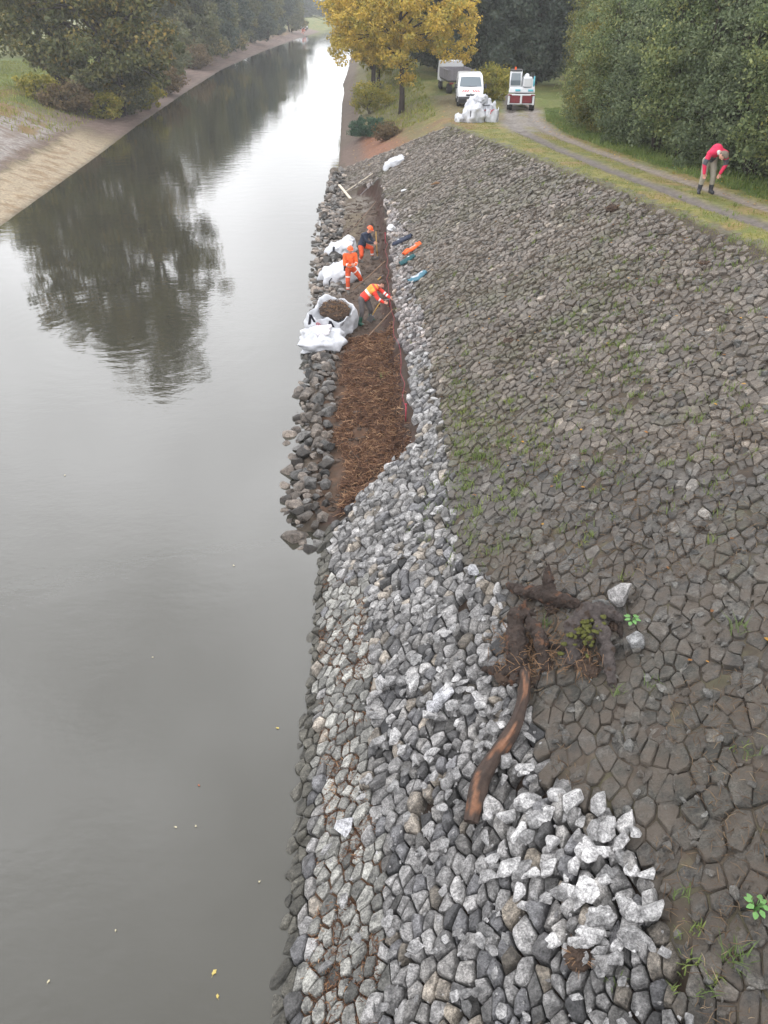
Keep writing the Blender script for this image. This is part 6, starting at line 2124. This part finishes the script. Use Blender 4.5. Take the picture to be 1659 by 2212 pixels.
rootp([(1100, 1268, .05), (1130, 1288, .10), (1180, 1298, .14), (1225, 1310, .12), (1258, 1312, .06)], [.04, .10, .13, .11, .05], 11, .0)
rootp([(1188, 1322, .0), (1196, 1300, .12), (1200, 1286, .30), (1204, 1275, .40)], [.09, .11, .09, .06], 12, .0)
rootp([(1255, 1312, .06), (1300, 1322, .05), (1335, 1345, .06), (1345, 1375, .02)], [.05, .04, .05, .04], 13)
rootp([(1122, 1480, .04), (1126, 1440, .14), (1130, 1400, .26), (1140, 1366, .36), (1165, 1362, .33)], [.12, .14, .14, .12, .07], 14, .0)
rootp([(1178, 1452, .02), (1180, 1420, .16), (1176, 1390, .26), (1158, 1372, .33)], [.07, .09, .09, .07], 15)
rootp([(1050, 1452, .05), (1085, 1458, .10), (1125, 1462, .12)], [.05, .08, .09], 16, .15)
rootp([(1240, 1440, .02), (1248, 1405, .18), (1262, 1378, .28), (1295, 1352, .30), (1326, 1345, .18), (1345, 1350, .04)], [.10, .13, .13, .12, .10, .05], 17, grey=True)
rootp([(1300, 1358, .26), (1316, 1400, .20), (1322, 1440, .12), (1326, 1480, .03)], [.10, .085, .075, .05], 18, grey=True)
rootp([(1180, 1402, .10), (1215, 1408, .08), (1250, 1404, .10)], [.035, .045, .03], 19, .0)
sc = MB(); rg = np.random.default_rng(44)
for (u, v, r) in [(1140, 1400, .2), (1125, 1440, .2), (1178, 1440, .14), (1262, 1435, .16), (1095, 1462, .17), (1280, 1450, .13), (1195, 1315, .12), (1308, 1425, .11), (1150, 1468, .15), (1330, 1355, .1)]:
    q = hit(u, v) - so_
    sc.ball(q + V3(0, 0, .02), (r, r, r * .5), 22, 12, jit=.17, rng=rg)
sc.build('earth', M_SOIL, st)
M_MOSS = mat('yellow_green_moss', (.075, .078, .018), .95, var=.5, vscale=30, bump=1, bscale=60)
ms = MB()
for k in range(90):
    u, v = 1272 + rg.normal(0, 17), 1388 + rg.normal(0, 19)
    q = lift(u, v, .31 + rg.uniform(-.05, .03)) - so_
    ms.ball(q, (rg.uniform(.02, .045), rg.uniform(.02, .045), rg.uniform(.012, .025)), 7, 5, jit=.35, rng=rg)
ms.build('moss', M_MOSS, st, smooth=True)
hr = MB()
for k in range(520):
    u, v = rg.choice([1105, 1125, 1140, 1140, 1180, 1262, 1262]) + rg.normal(0, 20), 0
    v = rg.uniform(1365, 1470)
    q = lift(u, v, rg.uniform(.02, .26)) - so_
    d = Vector(rg.normal(0, .10, 3)); 
    hr.tube([q, q + d * .6 + V3(0, 0, -.02), q + d + V3(0, 0, -.07)], [.005, .004, .002], 4)
hr.build('root_hairs', M_ROOTS, st)
rg = np.random.default_rng(45)
add_rock('boulder', rg, lift(1352, 1300, .13), (.25, .20, .19), (.26, .25, .245), 'squarish pale boulder behind the arched root', None, (.1, .3, .4))
add_rock('boulder', rg, lift(1306, 1312, .07), (.20, .13, .11), (.17, .17, .165), 'darker flat stone leaning on the squarish boulder', None, (.1, .1, .2))
add_rock('boulder', rg, lift(1378, 1395, .09), (.17, .14, .13), (.20, .20, .20), 'grey stone below the bright leafy plant', None)
add_rock('boulder', rg, lift(1335, 1338, .06), (.15, .10, .08), (.16, .16, .16), 'small stone between the squarish boulder and the leafy plant', None)
for (u, v, sx, sy, lab) in [(966, 1515, .30, .17, 'long pale block lying loose on the washed bank, left of the log'), (938, 1540, .19, .12, 'second pale block lying beside the long pale block'), (1030, 1240, .14, .12, 'pale lump at the upper corner of the washed stones'), (745, 1782, .24, .15, 'large flat triangular slab among the brown moss')]:
    add_rock('loose_block', rg, lift(u, v, .10 if sx < .24 or 'flat' not in lab else .03), (sy, sx, .11 if 'flat' not in lab else .05), (.40, .40, .42), lab, None, (rg.uniform(-.1, .1), R(-26), rg.uniform(-.2, .2)))


# ================================================================== HAZE
hz = MB(); hz.box((0, 780, 24), (2200, 1640, 55))
hm_ = bpy.data.materials.new('autumn_haze'); hm_.use_nodes = True
hn = hm_.node_tree.nodes; hl_ = hm_.node_tree.links
hn.remove(hn['Principled BSDF'])
pv_ = hn.new('ShaderNodeVolumePrincipled')
pv_.inputs['Color'].default_value = (.93, .95, .98, 1)
pv_.inputs['Density'].default_value = .0005
hl_.new(pv_.outputs[0], hn['Material Output'].inputs['Volume'])
tag(hz.build('haze', hm_), 'thin autumn haze over the canal', 'haze', None, 'stuff')
